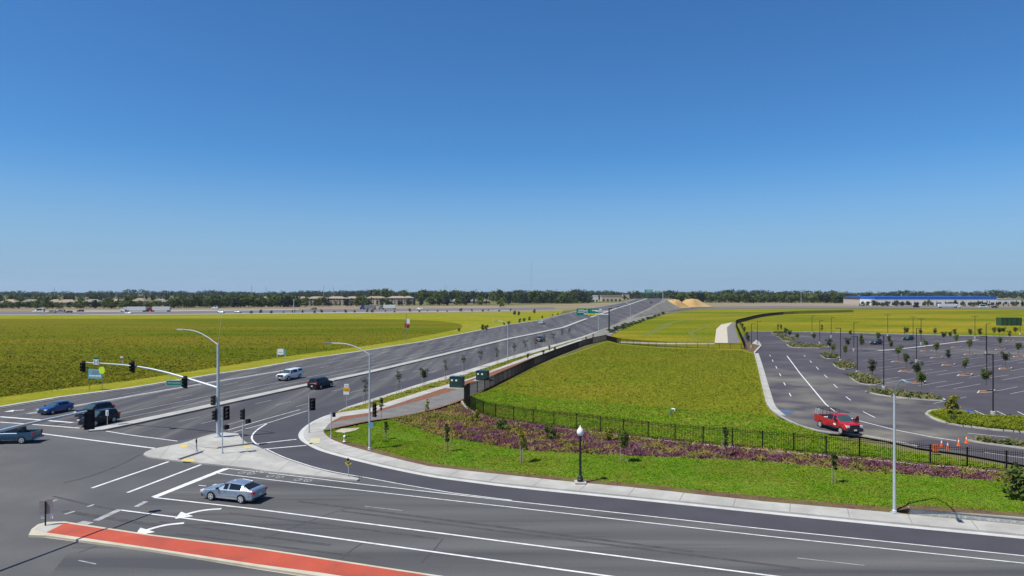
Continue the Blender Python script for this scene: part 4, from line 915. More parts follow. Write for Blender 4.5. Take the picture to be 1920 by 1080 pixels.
def vehicle(name, label, cat, near_px, head, st, pm, wb, r, half, lights=None, side='left', rim='rim', z=.02, group=None, extras=None, mirror=True, arch=True, shield='glass_shield'):
    """near_px: pixel midway between the two near-side wheels' contact points; head: heading"""
    g = GR(*near_px) if near_px[1] < 660 else G(near_px[0], near_px[1], z)
    hv = Vector((head[0], head[1], 0)).normalized(); lf_ = Vector((-hv.y, hv.x, 0))
    c = g-lf_*(half-.12) if side == 'left' else g+lf_*(half-.12)
    o = empty(name, c, math.atan2(hv.y, hv.x), label, cat, group)
    b, sd, fr, re = shell(st); mid_ = (wb[0]+wb[1])/2
    def sh(m_): m_.v = [(v[0]-mid_, v[1], v[2]) for v in m_.v]; return m_
    sh(b).build('body', M[pm], o, smooth=50)
    if sd.f:
        for s, nm in ((1, 'l'), (-1, 'r')):
            k = MB(); k.v = [(v[0]-mid_, v[1], v[2]) for v in sd.v]
            k.f = [f for f in sd.f if sd.v[f[0]][1]*s > 0]; k.m = [0]*len(k.f); k.build('side_windows', M['glass_car'], o)
    if fr.f: sh(fr).build('windshield', M[shield], o)
    if re.f: sh(re).build('rear_window', M['glass_car'], o)
    for x in wb:
        for s in (-1, 1): wheel(o, x-mid_, s*(half-.085), r, rim=rim)
    if arch: arches(o, [x-mid_ for x in wb], half-.0, r, .3)
    for nm, cc, sz, mm_ in (lights or []): MB().box((cc[0]-mid_, cc[1], cc[2]), sz).build(nm, M[mm_], o)
    if extras: extras(o, mid_)
    return o
def std_lights(xf, xr, zf, zr_, w, tall=False, plate=True):
    L = []
    for s in (-1, 1):
        L.append(('headlight', (xf-.10, s*(w-.26), zf), (.34, .36, .14), 'headlamp'))
        L.append(('tail_light', (xr+.08, s*(w-.17), zr_), (.24, .24, .38 if tall else .16), 'redlamp'))
        L.append(('mirror', (.75, s*(w+.08), 1.03), (.12, .2, .14), 'plastic'))
    L += [('grille', (xf-.02, 0, zf-.1), (.1, w*1.1, .2), 'plastic'), ('bumper', (xf-.06, 0, .33), (.16, w*1.72, .16), 'plastic'), ('bumper', (xr+.06, 0, .36), (.16, w*1.72, .16), 'plastic')]
    if plate: L += [('plate', (xr-.025, 0, .62), (.03, .34, .16), 'white')]
    return L
SEDAN = [(2.45, .36, .55, None, .55, .62, 0), (2.38, .24, .68, None, .78, .82, 0), (2.05, .19, .78, None, .86, .90, 0), (1.35, .18, .88, None, .88, .92, 0), (1.0, .18, .93, None, .88, .92, 0), (.30, .18, .95, 1.38, .88, .92, .62), (-.10, .18, .96, 1.44, .88, .93, .64, 1), (-.24, .18, .96, 1.45, .88, .93, .64), (-.95, .18, .97, 1.42, .88, .93, .63), (-1.30, .18, .99, 1.37, .88, .92, .61, 1), (-1.42, .18, .99, 1.34, .88, .92, .6), (-2.02, .2, 1.02, None, .87, .91, 0), (-2.34, .26, 1.0, None, .83, .87, 0), (-2.45, .36, .9, None, .72, .8, 0)]
def sedan_extra(o, m_):
    MB().box((-.15-m_, 0, 1.475), (.16, .05, .05)).build('roof_antenna', M['white'], o)
    for s in (-1, 1): MB().box((-.05-m_, s*.905, .31), (2.0, .06, .06)).build('sill_trim', M['chrome'], o)
    for s in (-1, 1): MB().tube([(.95-m_, s*.87, .97), (.30-m_, s*.66, 1.36), (-.3-m_, s*.66, 1.42), (-1.3-m_, s*.63, 1.36), (-1.95-m_, s*.84, 1.05)], .022, 5).build('window_trim', M['chrome'], o)
    for s in (-1, 1):
        for x in (.1, -.95): MB().box((x-m_, s*.935, .82), (.2, .03, .035)).build('door_handle', M['chrome'], o)
vehicle('sedan', 'silver sedan waiting near the stop line in the foreground', 'car', (425, 940.5), (-2.95, .92), SEDAN, 'p_silver', (1.42, -1.40), .335, .93, std_lights(2.45, -2.45, .66, .86, .93), 'left', extras=sedan_extra)
HATCH = [(2.1, .34, .58, None, .6, .66, 0), (2.02, .24, .74, None, .78, .82, 0), (1.6, .2, .86, None, .84, .88, 0), (.95, .2, .95, None, .85, .89, 0), (.2, .2, .97, 1.40, .85, .89, .6), (-.2, .2, .98, 1.46, .85, .89, .62, 1), (-.32, .2, .98, 1.46, .85, .89, .62), (-1.25, .2, 1.0, 1.42, .85, .89, .6, 1), (-1.45, .2, 1.02, 1.38, .85, .88, .58, 1), (-1.95, .22, 1.02, None, .83, .86, 0), (-2.08, .34, .92, None, .74, .8, 0)]
rd = (-math.sin(AZ), -math.cos(AZ))
vehicle('hatchback', 'blue hatchback at the far stop line in the outer lane', 'car', (113, 774), (-.24, -.97), HATCH, 'p_blue', (1.3, -1.25), .31, .89, std_lights(2.1, -2.1, .7, .92, .89), 'left')
def suvst(h=1.68, L=4.6, w=.93):
    f, r_ = L/2, -L/2
    return [(f, .42, .72, None, .62, .68, 0), (f-.08, .3, .9, None, .8, .84, 0), (f-.45, .25, 1.0, None, w-.05, w-.02, 0), (f-1.15, .25, 1.06, None, w-.04, w, 0), (f-1.85, .25, 1.08, h-.06, w-.04, w, w-.26), (f-2.35, .25, 1.09, h, w-.04, w, w-.24, 1), (f-2.47, .25, 1.09, h, w-.04, w, w-.24), (r_+1.15, .25, 1.1, h-.01, w-.04, w, w-.25, 1), (r_+1.02, .25, 1.1, h-.01, w-.04, w, w-.25), (r_+.55, .25, 1.12, h-.05, w-.05, w-.01, w-.27, 1), (r_+.38, .27, 1.12, h-.08, w-.06, w-.02, w-.29), (r_+.10, .3, 1.08, None, w-.08, w-.05, 0), (r_, .42, .95, None, w-.14, w-.1, 0)]
vehicle('suv', 'black suv at the stop line beside the median nose', 'suv', (195, 795.5), (-.28, -.96), suvst(1.70), 'p_black', (1.42, -1.28), .36, .93, std_lights(2.3, -2.3, .84, 1.0, .93, True), 'left')
vehicle('suv', 'dark navy suv half hidden behind the black suv at the stop line', 'suv', (186, 780.5), (-.28, -.96), suvst(1.68), 'p_navy', (1.42, -1.28), .35, .93, std_lights(2.3, -2.3, .84, 1.0, .93, True), 'left')
vehicle('suv', 'black suv driving away from the junction beside the median', 'suv', (610, 727.5), (.31, .95), suvst(1.85, 5.1, 1.0), 'p_black', (1.55, -1.45), .39, 1.0, std_lights(2.55, -2.55, .9, 1.1, 1.0, True), 'right')
vehicle('suv', 'distant dark suv far down the right carriageway', 'suv', (1019, 640.5), (.29, .957), suvst(1.8, 4.9, .98), 'p_dark', (1.5, -1.4), .38, .98, std_lights(2.45, -2.45, .9, 1.1, .98, True), 'right')
# pickups: cab and bonnet as one shell, the bed as open walls
def pickup(L=5.9, h=1.9, w=1.0, cab=2.6, zb=.42, hood=1.2, bed=1.32):
    f = L/2
    return [(f, zb+.1, .8, None, w-.2, w-.14, 0), (f-.08, zb, 1.0, None, w-.06, w-.04, 0), (f-.4, zb, hood-.02, None, w-.04, w-.01, 0), (f-1.45, zb, hood+.04, None, w-.04, w, 0), (f-2.15, zb, hood+.06, h-.07, w-.04, w, w-.26), (f-2.6, zb, hood+.06, h, w-.04, w, w-.24, 1), (f-2.74, zb, hood+.06, h, w-.04, w, w-.24), (f-1.45-cab+.25, zb, hood+.06, h-.01, w-.04, w, w-.24), (f-1.45-cab, zb, hood+.05, h-.05, w-.04, w, w-.25), (f-1.47-cab, zb, bed, None, w-.04, w, 0)]
def bed(o, m_, L, w, cab, zb, top, pm, floor=.75, gate=True, group=None):
    x1 = L/2-1.47-cab; x0 = -L/2+.1; c = (x0+x1)/2-m_; ln = x1-x0
    for s in (-1, 1): MB().box((c, s*(w-.05), (zb+top)/2), (ln, .10, top-zb)).build('bed_side', M[pm], o)
    MB().box((x0-m_+.04, 0, (zb+top)/2+.02), (.08, 2*w-.22, top-zb-.08)).build('tailgate', M[pm], o)
    MB().box((c, 0, floor), (ln-.1, 2*w-.24, .06)).build('bed_floor', M['plastic'], o)
    MB().box((c, 0, zb+.12), (ln-.05, 2*w-.26, .2)).build('chassis', M['matte_black'], o)
def p_lights(L, w, zf, zt, bump='chrome'):
    x = L/2; Q = []
    for s in (-1, 1):
        Q += [('headlight', (x-.08, s*(w-.22), zf), (.24, .34, .22), 'headlamp'), ('tail_light', (-x+.10, s*(w-.07), zt), (.12, .16, .42), 'redlamp'), ('mirror', (x-1.75, s*(w+.14), zf+.42), (.14, .26, .26), 'plastic')]
    Q += [('grille', (x-.02, 0, zf), (.12, w*1.15, .34), 'plastic'), ('bumper', (x, 0, zf-.38), (.26, w*1.92, .26), bump), ('bumper', (-x, 0, zf-.36), (.24, w*1.9, .2), bump), ('plate', (x+.14, 0, zf-.38), (.03, .34, .16), 'white')]
    return Q
def teal_extra(o, m_): bed(o, m_, 5.6, .96, 2.5, .42, 1.2, 'p_teal')
vehicle('pickup_truck', 'teal pickup truck leaving the picture at the left edge', 'pickup', (10, 832.6), (-.985, -.1), pickup(5.6, 1.78, .96, 2.5, .42, 1.1, 1.2), 'p_teal', (1.75, -1.65), .38, .96, p_lights(5.6, .96, .88, 1.05, 'p_teal'), 'left', extras=teal_extra)
def white_extra(o, m_):
    bed(o, m_, 5.9, 1.0, 2.7, .45, 1.3, 'p_white')
    x1 = 5.9/2-1.5-2.7; x0 = -5.9/2+.12; c = (x0+x1)/2-m_; l = (x1-x0)/2
    k = MB(); w_ = .97; wr = .76
    vs = [(c+a*l*(1 if z < 1.6 else .93), b*(w_ if z < 1.6 else wr), z) for z in (1.31, 1.90) for b in (-1, 1) for a in (-1, 1)]
    k.add(vs, [(0, 2, 3, 1), (4, 5, 7, 6), (0, 1, 5, 4), (2, 6, 7, 3), (0, 4, 6, 2), (1, 3, 7, 5)]); cap = k.build('bed_cap', M['p_white'], o)
    for s in (-1, 1):
        q = [Vector((c+a*l*.82, s*(w_+.012 if b else wr+.012)*(1 if b else 1), 1.42 if b else 1.80)) for a, b in ((-1, 1), (1, 1), (.95, 0), (-.95, 0))]
        for v in q: v.y = s*(w_+(wr-w_)*((v.z-1.31)/.59)+.012)
        MB().add(q, [(0, 1, 2, 3)]).build('cap_window', M['glass_car'], cap)
vehicle('pickup_truck', 'white pickup truck with a camper cap coming towards the junction', 'pickup', (551, 711.3), (-.27, -.963), pickup(5.9, 1.92, 1.0, 2.7, .45, 1.2, 1.3), 'p_white', (1.85, -1.85), .41, 1.0, p_lights(5.9, 1.0, .98, 1.1), 'left', extras=white_extra)
def far_white_extra(o, m_): bed(o, m_, 5.9, 1.0, 2.6, .45, 1.3, 'p_white')
vehicle('pickup_truck', 'distant white pickup truck on the left carriageway', 'pickup', (1019, 608), (-.29, -.957), pickup(5.9, 1.9, 1.0, 2.6, .45, 1.2, 1.3), 'p_white', (1.85, -1.85), .41, 1.0, p_lights(5.9, 1.0, .98, 1.1), 'left', extras=far_white_extra)
def red_extra(o, m_):
    L, w, cab = 6.3, 1.02, 2.3; bed(o, m_, L, w, cab, .55, 1.42, 'p_red')
    k = MB(); x1 = L/2-2.1; x0 = -L/2+.15
    for s in (-1, 1):
        k.tube([(x1-m_, s*.8, 2.28), (x0-m_, s*.8, 2.28)], .035, 6)
        for x in (x0+.1, x0+1.35, x1-1.9): k.tube([(x-m_, s*.92, 1.42), (x-m_, s*.8, 2.28)], .03, 6)
    for x in np.linspace(x0+.1, x1, 6): k.tube([(x-m_, -.8, 2.30), (x-m_, .8, 2.30)], .03, 6)
    k.build('ladder_rack', M['black'], o)
    MB().box((-.9-m_-.3, 0, 1.1), (.5, 1.7, .65)).build('tool_box', M['white'], o); MB().box((-2.2-m_, .3, 1.1), (.8, .8, .6)).build('cargo', M['plastic'], o)
    MB().box((-L/2-m_+.02, -.55, 1.75), (.06, .5, .75)).build('sign_board', M['white'], o); MB().box((-L/2-m_-.02, -.4, 1.55), (.05, .3, .5)).box((-L/2-m_-.02, -.62, 1.95), (.05, .3, .25)).build('orange_flag', M['cone'], o)
    ring = [Vector((L/2-2.2-m_+math.cos(a)*.28, -w-.012, .98+math.sin(a)*.13)) for a in np.linspace(0, 2*math.pi, 15)[:-1]]
    MB().add(ring, [tuple(range(14))]).build('door_emblem', M['white'], o)
    hd = Vector((L/2-1.6-m_, w, 0)); an = R(180-62)     # driver door swung open about its front edge
    d = Vector((math.cos(an), math.sin(an), 0)); nrm = Vector((-d.y, d.x, 0))
    door = MB(); 
    P = [hd+d*a+Vector((0, 0, z)) for a, z in ((0, .62), (1.15, .62), (1.15, 1.3), (0, 1.28))]
    door.add(P+[p+nrm*.07 for p in P], [(0, 1, 2, 3), (7, 6, 5, 4), (0, 4, 5, 1), (1, 5, 6, 2), (2, 6, 7, 3), (3, 7, 4, 0)])
    fr_ = [(0, 1.28), (.5, 1.84), (1.0, 1.86), (1.15, 1.3)]
    dr = door.build('open_door', M['p_red'], o); MB().tube([hd+d*a+nrm*.03+Vector((0, 0, z)) for a, z in fr_], .04, 6).build('window_frame', M['p_red'], dr)
    MB().add([hd+d*a+nrm*.03+Vector((0, 0, z)) for a, z in fr_], [(0, 1, 2, 3)]).build('door_window', M['glass_car'], dr)
    q = [P[i]+nrm*.075*(1) for i in range(4)]; c = sum(q, Vector())/4
    MB().add([c.lerp(v, .9)+nrm*.003 for v in q], [(0, 1, 2, 3)]).build('door_lining', M['plastic'], dr)
    for s in (-1, 1): MB().box((.1-m_, s*.97, .5), (2.2, .06, .08)).build('step_bar', M['plastic'], o)
vehicle('pickup_truck', 'red work pickup with a ladder rack and an open door on the drive', 'pickup', (1558, 807.8), (.14, -.99), pickup(6.3, 2.02, 1.02, 2.3, .55, 1.28, 1.42), 'p_red', (2.05, -1.95), .42, 1.02, p_lights(6.3, 1.02, 1.06, 1.25, 'plastic'), 'right', extras=red_extra, z=.1)
# trucks and cars on the freeways, a few pixels high
def semi(label, px, py, L, cabm, trm, dirx=-1, h=4.1):
    b_ = G(px, py, 0); o = empty('semi_truck', b_, 0 if dirx > 0 else math.pi, label, 'truck', 'trucks on the freeway')
    MB().box((-L*.12, 0, 2.55), (L*.74, 2.6, 2.9)).build('trailer', M[trm], o)
    k = MB(); k.box((L*.39, 0, 1.55), (2.6, 2.4, 2.1)); k.box((L*.345, 0, 2.85), (2.0, 2.4, 1.5)); k.add([(L*.345+1.0, -1.2, 3.6), (L*.345+1.0, 1.2, 3.6), (L*.345+1.7, 1.1, 2.6), (L*.345+1.7, -1.1, 2.6)], [(0, 1, 2, 3)]); k.box((L*.39+1.7, 0, 1.35), (1.3, 2.1, 1.4)); k.build('cab', M[cabm], o)
    MB().box((L*.345+1.36, 0, 2.75), (.1, 2.1, .8)).build('windshield', M['glass_car'], o); MB().box((0, 0, .95), (L*.9, 1.0, .3)).build('chassis', M['matte_black'], o)
    for x in (L*.39+1.5, L*.30, L*.25, -L*.40, -L*.44):
        for s in (-1, 1): MB().lathe([(.5, -.15), (.5, .15)], n=12, axis='Y').build('wheel', M['tyre'], o, loc=(x, s*1.1, .5))
semi('white semi truck on the left freeway below the tree belt', 251, 584.4, 20.5, 'p_white', 'whitewall'); semi('red semi truck with a pale trailer behind the white one', 298, 584.2, 19, 'p_red', 'whitewall')
semi('long white truck on the right freeway before the blue roofed warehouse', 1780, 577, 22, 'p_white', 'whitewall', 1)
semi('blue truck on the far freeway in front of the apartments', 691, 580, 14, 'p_blue', 'p_grey'); semi('pale green truck on the far freeway right of the blue truck', 727, 580, 15, 'p_grey', 'cloth_white')
def small_van(label, px, py, pm, head=(-1, .1), h=1.75, L=4.8, cat='car', g='cars on the freeway'):
    return vehicle('freeway_car', label, cat, (px, py), head, suvst(h, L, .93), pm, (1.4, -1.3), .36, .93, std_lights(L/2, -L/2, .85, 1.0, .93, True), 'left', group=g)
for a in (('white box van leading on the left freeway', 72, 585.5, 'p_white', (-1, .1), 2.6, 7.5), ('grey car between the white vans on the left freeway', 95, 587.5, 'p_grey', (-1, .1), 2.0, 6), ('pale pickup following the grey car at far left', 112, 585.8, 'p_grey', (-1, .1), 2.0, 6),
          ('small dark car trailing on the left freeway', 127, 586.8, 'p_dark', (-1, .1)), ('dark car ahead of the white semi truck', 149, 584.6, 'p_dark', (-1, .1)), ('white car below the white semi truck', 243, 589.2, 'p_white', (1, -.1)),
          ('white van on the dirt side of the freeway', 402, 579.5, 'p_white', (-1, .1), 2.2, 5.2), ('silver car in mid freeway above the field', 416, 587.6, 'p_silver', (1, -.1)), ('pale car on the freeway left of the field post', 447, 587.2, 'p_grey', (1, -.1)),
          ('dark car on the far freeway near the dirt bank', 587, 580.8, 'p_dark', (-1, .1)), ('white car crossing near the left overpass bank', 787, 581, 'p_white', (-1, .1)), ('white car queued on the road crest', 1129, 583, 'p_white', rd), ('grey car queued behind the white car near the crest', 1146, 579, 'p_grey', rd),
          ('silver car at the front of the crest queue', 1160, 575.5, 'p_silver', rd), ('dark car near the right lanes of the crest', 1219, 568.5, 'p_dark', (.3, .95)),
          ('white camper behind the long truck on the right freeway', 1842, 577, 'p_white', (1, 0), 2.6, 7), ('dark car at the right end of the freeway', 1864, 577.5, 'p_dark', (1, 0)), ('dark van on the right freeway before the warehouse', 1717, 576.8, 'p_dark', (1, 0), 2.0)):
    small_van(*a[:4], head=a[4] if len(a) > 4 else (1, 0), h=a[5] if len(a) > 5 else 1.6, L=a[6] if len(a) > 6 else 4.7)
for a in (('dark car parked in the far stalls left of the tree row', 1648, 646.5, 'p_dark'), ('dark car parked far back beside a lot light', 1708, 638.5, 'p_black')): small_van(*a, head=(-.8, -.6), g='cars parked in the lot')
# a person bending over in the grass
def person():
    b_ = G(1259, 780.5, .08); o_loc = b_
    J = {'pel': (-.12, 0, .86), 'w': (.06, 0, .97), 'ch': (.30, 0, 1.02), 'nk': (.46, 0, .98), 'hd': (.58, 0, .90), 'hd2': (.66, 0, .80),
         'lh': (-.14, .10, .80), 'lk': (-.06, .13, .45), 'la': (-.14, .13, .08), 'lt': (.04, .14, .03), 'rh': (-.14, -.10, .80), 'rk': (-.02, -.14, .46), 'ra': (-.10, -.14, .08), 'rt': (.08, -.15, .03),
         'ls': (.38, .19, .98), 'le': (.42, .23, .70), 'lw': (.50, .18, .46), 'lhn': (.54, .16, .37), 'rs': (.38, -.19, .98), 're': (.40, -.24, .70), 'rw': (.46, -.18, .45), 'rhn': (.50, -.16, .36)}
    E = [('pel', 'w'), ('w', 'ch'), ('ch', 'nk'), ('nk', 'hd'), ('hd', 'hd2'), ('pel', 'lh'), ('lh', 'lk'), ('lk', 'la'), ('la', 'lt'), ('pel', 'rh'), ('rh', 'rk'), ('rk', 'ra'), ('ra', 'rt'), ('ch', 'ls'), ('ls', 'le'), ('le', 'lw'), ('lw', 'lhn'), ('ch', 'rs'), ('rs', 're'), ('re', 'rw'), ('rw', 'rhn')]
    rad = dict(pel=.15, w=.14, ch=.16, nk=.065, hd=.095, hd2=.09, lh=.10, lk=.065, la=.045, lt=.04, rh=.10, rk=.065, ra=.045, rt=.04, ls=.075, le=.05, lw=.033, lhn=.04, rs=.075, re=.05, rw=.033, rhn=.04)
    for s, h in (('l', 'lhn'), ('r', 'rhn')):
        hp = Vector(J[h])
        for k in range(5):
            n = '%sf%d' % (s, k); dx = (-.035+.018*k); ln = (.055, .07, .075, .07, .055)[k]
            J[n] = tuple(hp+Vector((dx if k else -.05, .01, -ln))); rad[n] = .009; E.append((h, n))
    ks = list(J); me = bpy.data.meshes.new('person'); me.from_pydata([J[k] for k in ks], [(ks.index(a), ks.index(b)) for a, b in E], []); 
    o = bpy.data.objects.new('person', me); COL.objects.link(o)
    m_ = o.modifiers.new('s', 'SKIN'); m_.use_smooth_shade = True; o.modifiers.new('u', 'SUBSURF').levels = 1
    for i, k in enumerate(ks): me.skin_vertices[0].data[i].radius = (rad[k], rad[k]); me.skin_vertices[0].data[i].use_root = (k == 'pel')
    dg = bpy.context.evaluated_depsgraph_get(); nm = bpy.data.meshes.new_from_object(o.evaluated_get(dg)); o.modifiers.clear(); o.data = nm
    nm.materials.clear()
    for k in ('skin', 'cloth_white', 'cloth_teal', 'plastic'): nm.materials.append(M[k])
    for p in nm.polygons:
        c = p.center; p.use_smooth = True
        p.material_index = 3 if c.z < .12 else 2 if (c.x < .0 or (c.z < .84 and c.x < .12)) else 1 if (c.z > .78 and c.x < .46) else 0
    o.location = o_loc; o.rotation_euler = (0, 0, R(-12)); o.scale = (1, 1, 1)
    tag(o, 'person in a white shirt and teal trousers bending over in the grass', 'person')
    k = MB().lathe([(.0, .11), (.07, .09), (.105, .04), (.11, -.02), (.08, -.05)], n=12); h = k.build('hair', M['hair'], o, smooth=True, loc=(.63, 0, .83)); h.rotation_euler = (0, R(120), 0)
    f = MB()
    for s in (-1, 1): f.box((.628, s*.035, .735), (.02, .02, .02))
    f.box((.60, 0, .735), (.03, .02, .03)); f.build('face_features', M['hair'], o)
person()
# ------------------------------------------------------------------ plants
def mesh_np(name, V, Fc, mats, mi=None):
    me = bpy.data.meshes.new(name); nf, k = Fc.shape
    me.vertices.add(len(V)); me.vertices.foreach_set('co', V.astype(np.float32).ravel())
    me.loops.add(nf*k); me.loops.foreach_set('vertex_index', Fc.astype(np.int32).ravel())
    me.polygons.add(nf); me.polygons.foreach_set('loop_start', np.arange(0, nf*k, k, dtype=np.int32))
    try: me.polygons.foreach_set('loop_total', np.full(nf, k, dtype=np.int32))
    except Exception: pass
    for m in mats: me.materials.append(m)
    if mi is not None: me.polygons.foreach_set('material_index', mi.astype(np.int32))
    me.update(calc_edges=True); return me
def leaves(Cn, size, g, flat=.0):
    """quads of the given size at the points Cn, turned at random"""
    n = len(Cn); a = g.normal(size=(n, 3)); a[:, 2] *= (1-flat); a /= np.linalg.norm(a, axis=1)[:, None]
    b = g.normal(size=(n, 3)); b -= (b*a).sum(1)[:, None]*a; b /= np.linalg.norm(b, axis=1)[:, None]
    s = (size*g.uniform(.6, 1.4, n))[:, None]*.5
    V = np.stack([Cn-a*s-b*s*.7, Cn+a*s*.2-b*s, Cn+a*s+b*s*.7, Cn-a*s*.2+b*s], 1).reshape(-1, 3)
    return V, np.arange(4*n).reshape(-1, 4)
def crown_pts(g, n, h0, h1, r, kind, clumps=14, cr=.33):
    H = h1-h0
    t = g.uniform(0, 1, clumps); an = g.uniform(0, 2*math.pi, clumps)
    if kind == 'cone': rad = r*(1-t*.93)*g.uniform(.35, 1, clumps)
    elif kind == 'vase': rad = r*(.35+.65*t)*g.uniform(.2, 1, clumps)
    elif kind == 'column': rad = r*np.sqrt(np.clip(1-(2*t-1)**2*.75, 0, 1))*g.uniform(.0, .8, clumps)
    else: rad = r*np.sqrt(np.clip(1-(2*t-.9)**2, .05, 1))*g.uniform(.3, .95, clumps)
    c = np.stack([rad*np.cos(an), rad*np.sin(an), h0+H*(t*.86+.07)], 1)
    i = g.integers(0, clumps, n); sz = np.array([r*cr, r*cr, min(H*.17, r*cr)])
    if kind == 'cone': sz = sz*(1.15-t[i])[:, None]
    return c[i]+g.normal(size=(n, 3))*sz*.62
def make_tree(seed, h, h0, r, n, leaf, kind='round', lm='leaf', trunk=.04, limbs=4, stakes=0):
    g = np.random.default_rng(seed)
    V, Fc = leaves(crown_pts(g, n, h0, h, r, kind), leaf, g)
    crown = mesh_np('crown', V, Fc, [M[lm]])
    tb = MB(); lean = g.uniform(-.05, .05, 2)*h*.3
    top = Vector((lean[0], lean[1], h*.86)); md = Vector((lean[0]*.3, lean[1]*.3, h0))
    tb.tube([(0, 0, -.05), md, top], [trunk, trunk*.8, trunk*.25], 6)
    for k in range(limbs):
        an = g.uniform(0, 6.28); q = md.lerp(top, g.uniform(0, .6)); e_ = q+Vector((math.cos(an)*r*.7, math.sin(an)*r*.7, (h-h0)*.28))
        tb.tube([q, e_], [trunk*.5, trunk*.15], 4)
    return crown, tb.mesh('trunk', M['bark']), None
def put_tree(v, p, label, cat='tree', name='young_tree', group=None, s=1.0, stakes=0, rz=None, sx=1.0):
    o = empty(name, p, random.uniform(0, 6.28) if rz is None else rz, label, cat, group); o.scale = (s*sx, s*sx, s)
    link('crown', v[0], o); link('trunk', v[1], o)
    for k in range(stakes):
        a = k*math.pi+.4; link('stake', STK, o, (math.cos(a)*.38, math.sin(a)*.38, 0))
    return o
STK = MB().tube([(0, 0, -.05), (0, 0, 1.75)], .03, 5).mesh('stake', M['stake'])
LT = [make_tree(20+k, 3.3, 1.75, .80, 750, .15, 'vase', ('leaf', 'leaf', 'leaf_dark')[k % 3], .045) for k in range(6)]
LC = [make_tree(40+k, 3.2, 1.1, .42, 500, .13, 'column', 'leaf_dark', .04) for k in range(3)]
LY = [make_tree(50, 3.4, 1.2, .6, 170, .2, 'column', 'leaf_yellow', .04)]
LS = [make_tree(60+k, 3.3, 1.5, .62, 170, .14, 'vase', 'leaf_dark', .035, 6) for k in range(3)]
lot_trees = [(1684, 677), (1699, 695), (1719, 717), (1728, 738), (1756, 670), (1778, 683.5), (1809, 702.5), (1818, 664), (1885, 690.5), (1849, 733.5), (1875, 654.5), (1893, 638.5), (1736.5, 657.5), (1793, 650.5), (1770, 642), (1781, 640), (1819, 636.5), (1837, 636), (1753, 633.8),
             (1864, 633), (1873.6, 632), (1880.6, 631.5), (1904, 631), (1667, 650), (1671, 660), (1473, 634), (1480.6, 636.5), (1494.6, 642), (1526, 643.5), (1555, 659.5), (1562, 668), (1585, 674), (1589.5, 658), (1594, 636.5), (1616, 658), (1636, 714), (1615, 645), (1647, 646), (1700, 632), (1726, 634), (1910, 668), (1790, 634)]
col_trees = [(1459, 624.5), (1464, 625), (1541, 627), (1696, 632)]
near_lbl = {(1719, 717): 'young tree in the kerbed pit beside the planted island nearest the drive', (1809, 702.5): 'bushy young tree with a wide crown in the middle stalls', (1885, 690.5): 'young tree with a thin vase crown in the right stalls', (1849, 733.5): 'lanky young tree in the nearest pit at right of the lot',
            (1728, 738): 'young tree growing from the long planted island behind the tall street light', (1636, 714): 'young tree on the planted island with rounded kerb by the drive', (1699, 695): 'young tree in a stall pit, left of the wide crowned tree', (1684, 677): 'young tree in the stall pit behind the middle planter row',
            (1778, 683.5): 'young tree in a pit in front of the white based middle lot light', (1756, 670): 'young tree in a pit just right of the white based middle lot light', (1562, 668): 'young tree on the small round planter', (1585, 674): 'low young tree on the planter beside the bent armed lot light', (1818, 664): 'small young tree in a pit left of the bright based lot light',
            (1555, 659.5): 'young tree at the end of the long thin planter'}
for i, (px, py) in enumerate(lot_trees):
    lab = near_lbl.get((px, py)); z = .26 if (px, py) in near_lbl or (px, py) in LAT else .1
    if px < 1500 or (px, py) == (1526, 643.5): lab = 'young tree on the far planters at the drive end'; 
    elif not lab: lab = 'young tree among the far parking rows near the meadow kerb' if py < 648 else 'young tree in the mid parking rows by the pale walkway'
    put_tree(LT[i % 6], G(px, py, z), lab, group='young trees of the parking lot', s=random.uniform(.92, 1.12), sx=random.uniform(.85, 1.15))
for i, (px, py) in enumerate(col_trees): put_tree(LC[i % 3], G(px, py, .2), 'slim dark young tree on the far edge of the lot', group='young trees of the parking lot', s=1.15)
put_tree(make_tree(71, 3.0, .5, .75, 420, .3, 'column', 'leaf_yellow', .05), G(1785, 780, .26), 'bright yellow green tree at the left end of the green island', name='young_tree')
# street trees of the grass strip
strip = [(685.5, 755), (748, 738), (795, 726), (835.6, 711), (870, 699), (902, 687.5), (932, 682), (964, 672), (985, 662.5), (1004, 656), (1021, 650), (1037.5, 645), (1054, 637), (1067.5, 636)]
for i, (px, py) in enumerate(strip):
    lab = {0: 'bare thin young tree behind the corner street light', 1: 'small staked tree in the grass strip, second from the corner', 2: 'dark leafy staked tree in the grass strip, third from the corner', 3: 'sparse staked tree in the grass strip left of the green cabinet'}.get(i, 'young staked tree farther along the grass strip')
    put_tree(LS[i % 3] if i != 2 else LT[2], G(px, py, .17), lab, group='street trees of the grass strip', s=random.uniform(.9, 1.1)*(1.15 if i > 3 else 1), stakes=2)
for i, (px, py) in enumerate(((1030, 661), (1040, 664), (1099, 643), (1112, 637), (990, 678), (1019, 672))):
    put_tree(LC[i % 3], G(px, py, .16), 'dark columnar shrub by the path beside the fence', name='columnar_shrub', cat='shrub', group='shrubs along the path', s=.62, sx=1.5)
for i, (px, py) in enumerate(((1400, 641), (1396, 629), (1392, 622), (1388, 614), (1402, 648))):
    put_tree(LC[i % 3], G(px, py, .1), 'dark columnar tree by the fence at the end of the drive', name='columnar_tree', group='columnar trees at the drive end', s=1.05, sx=1.5)
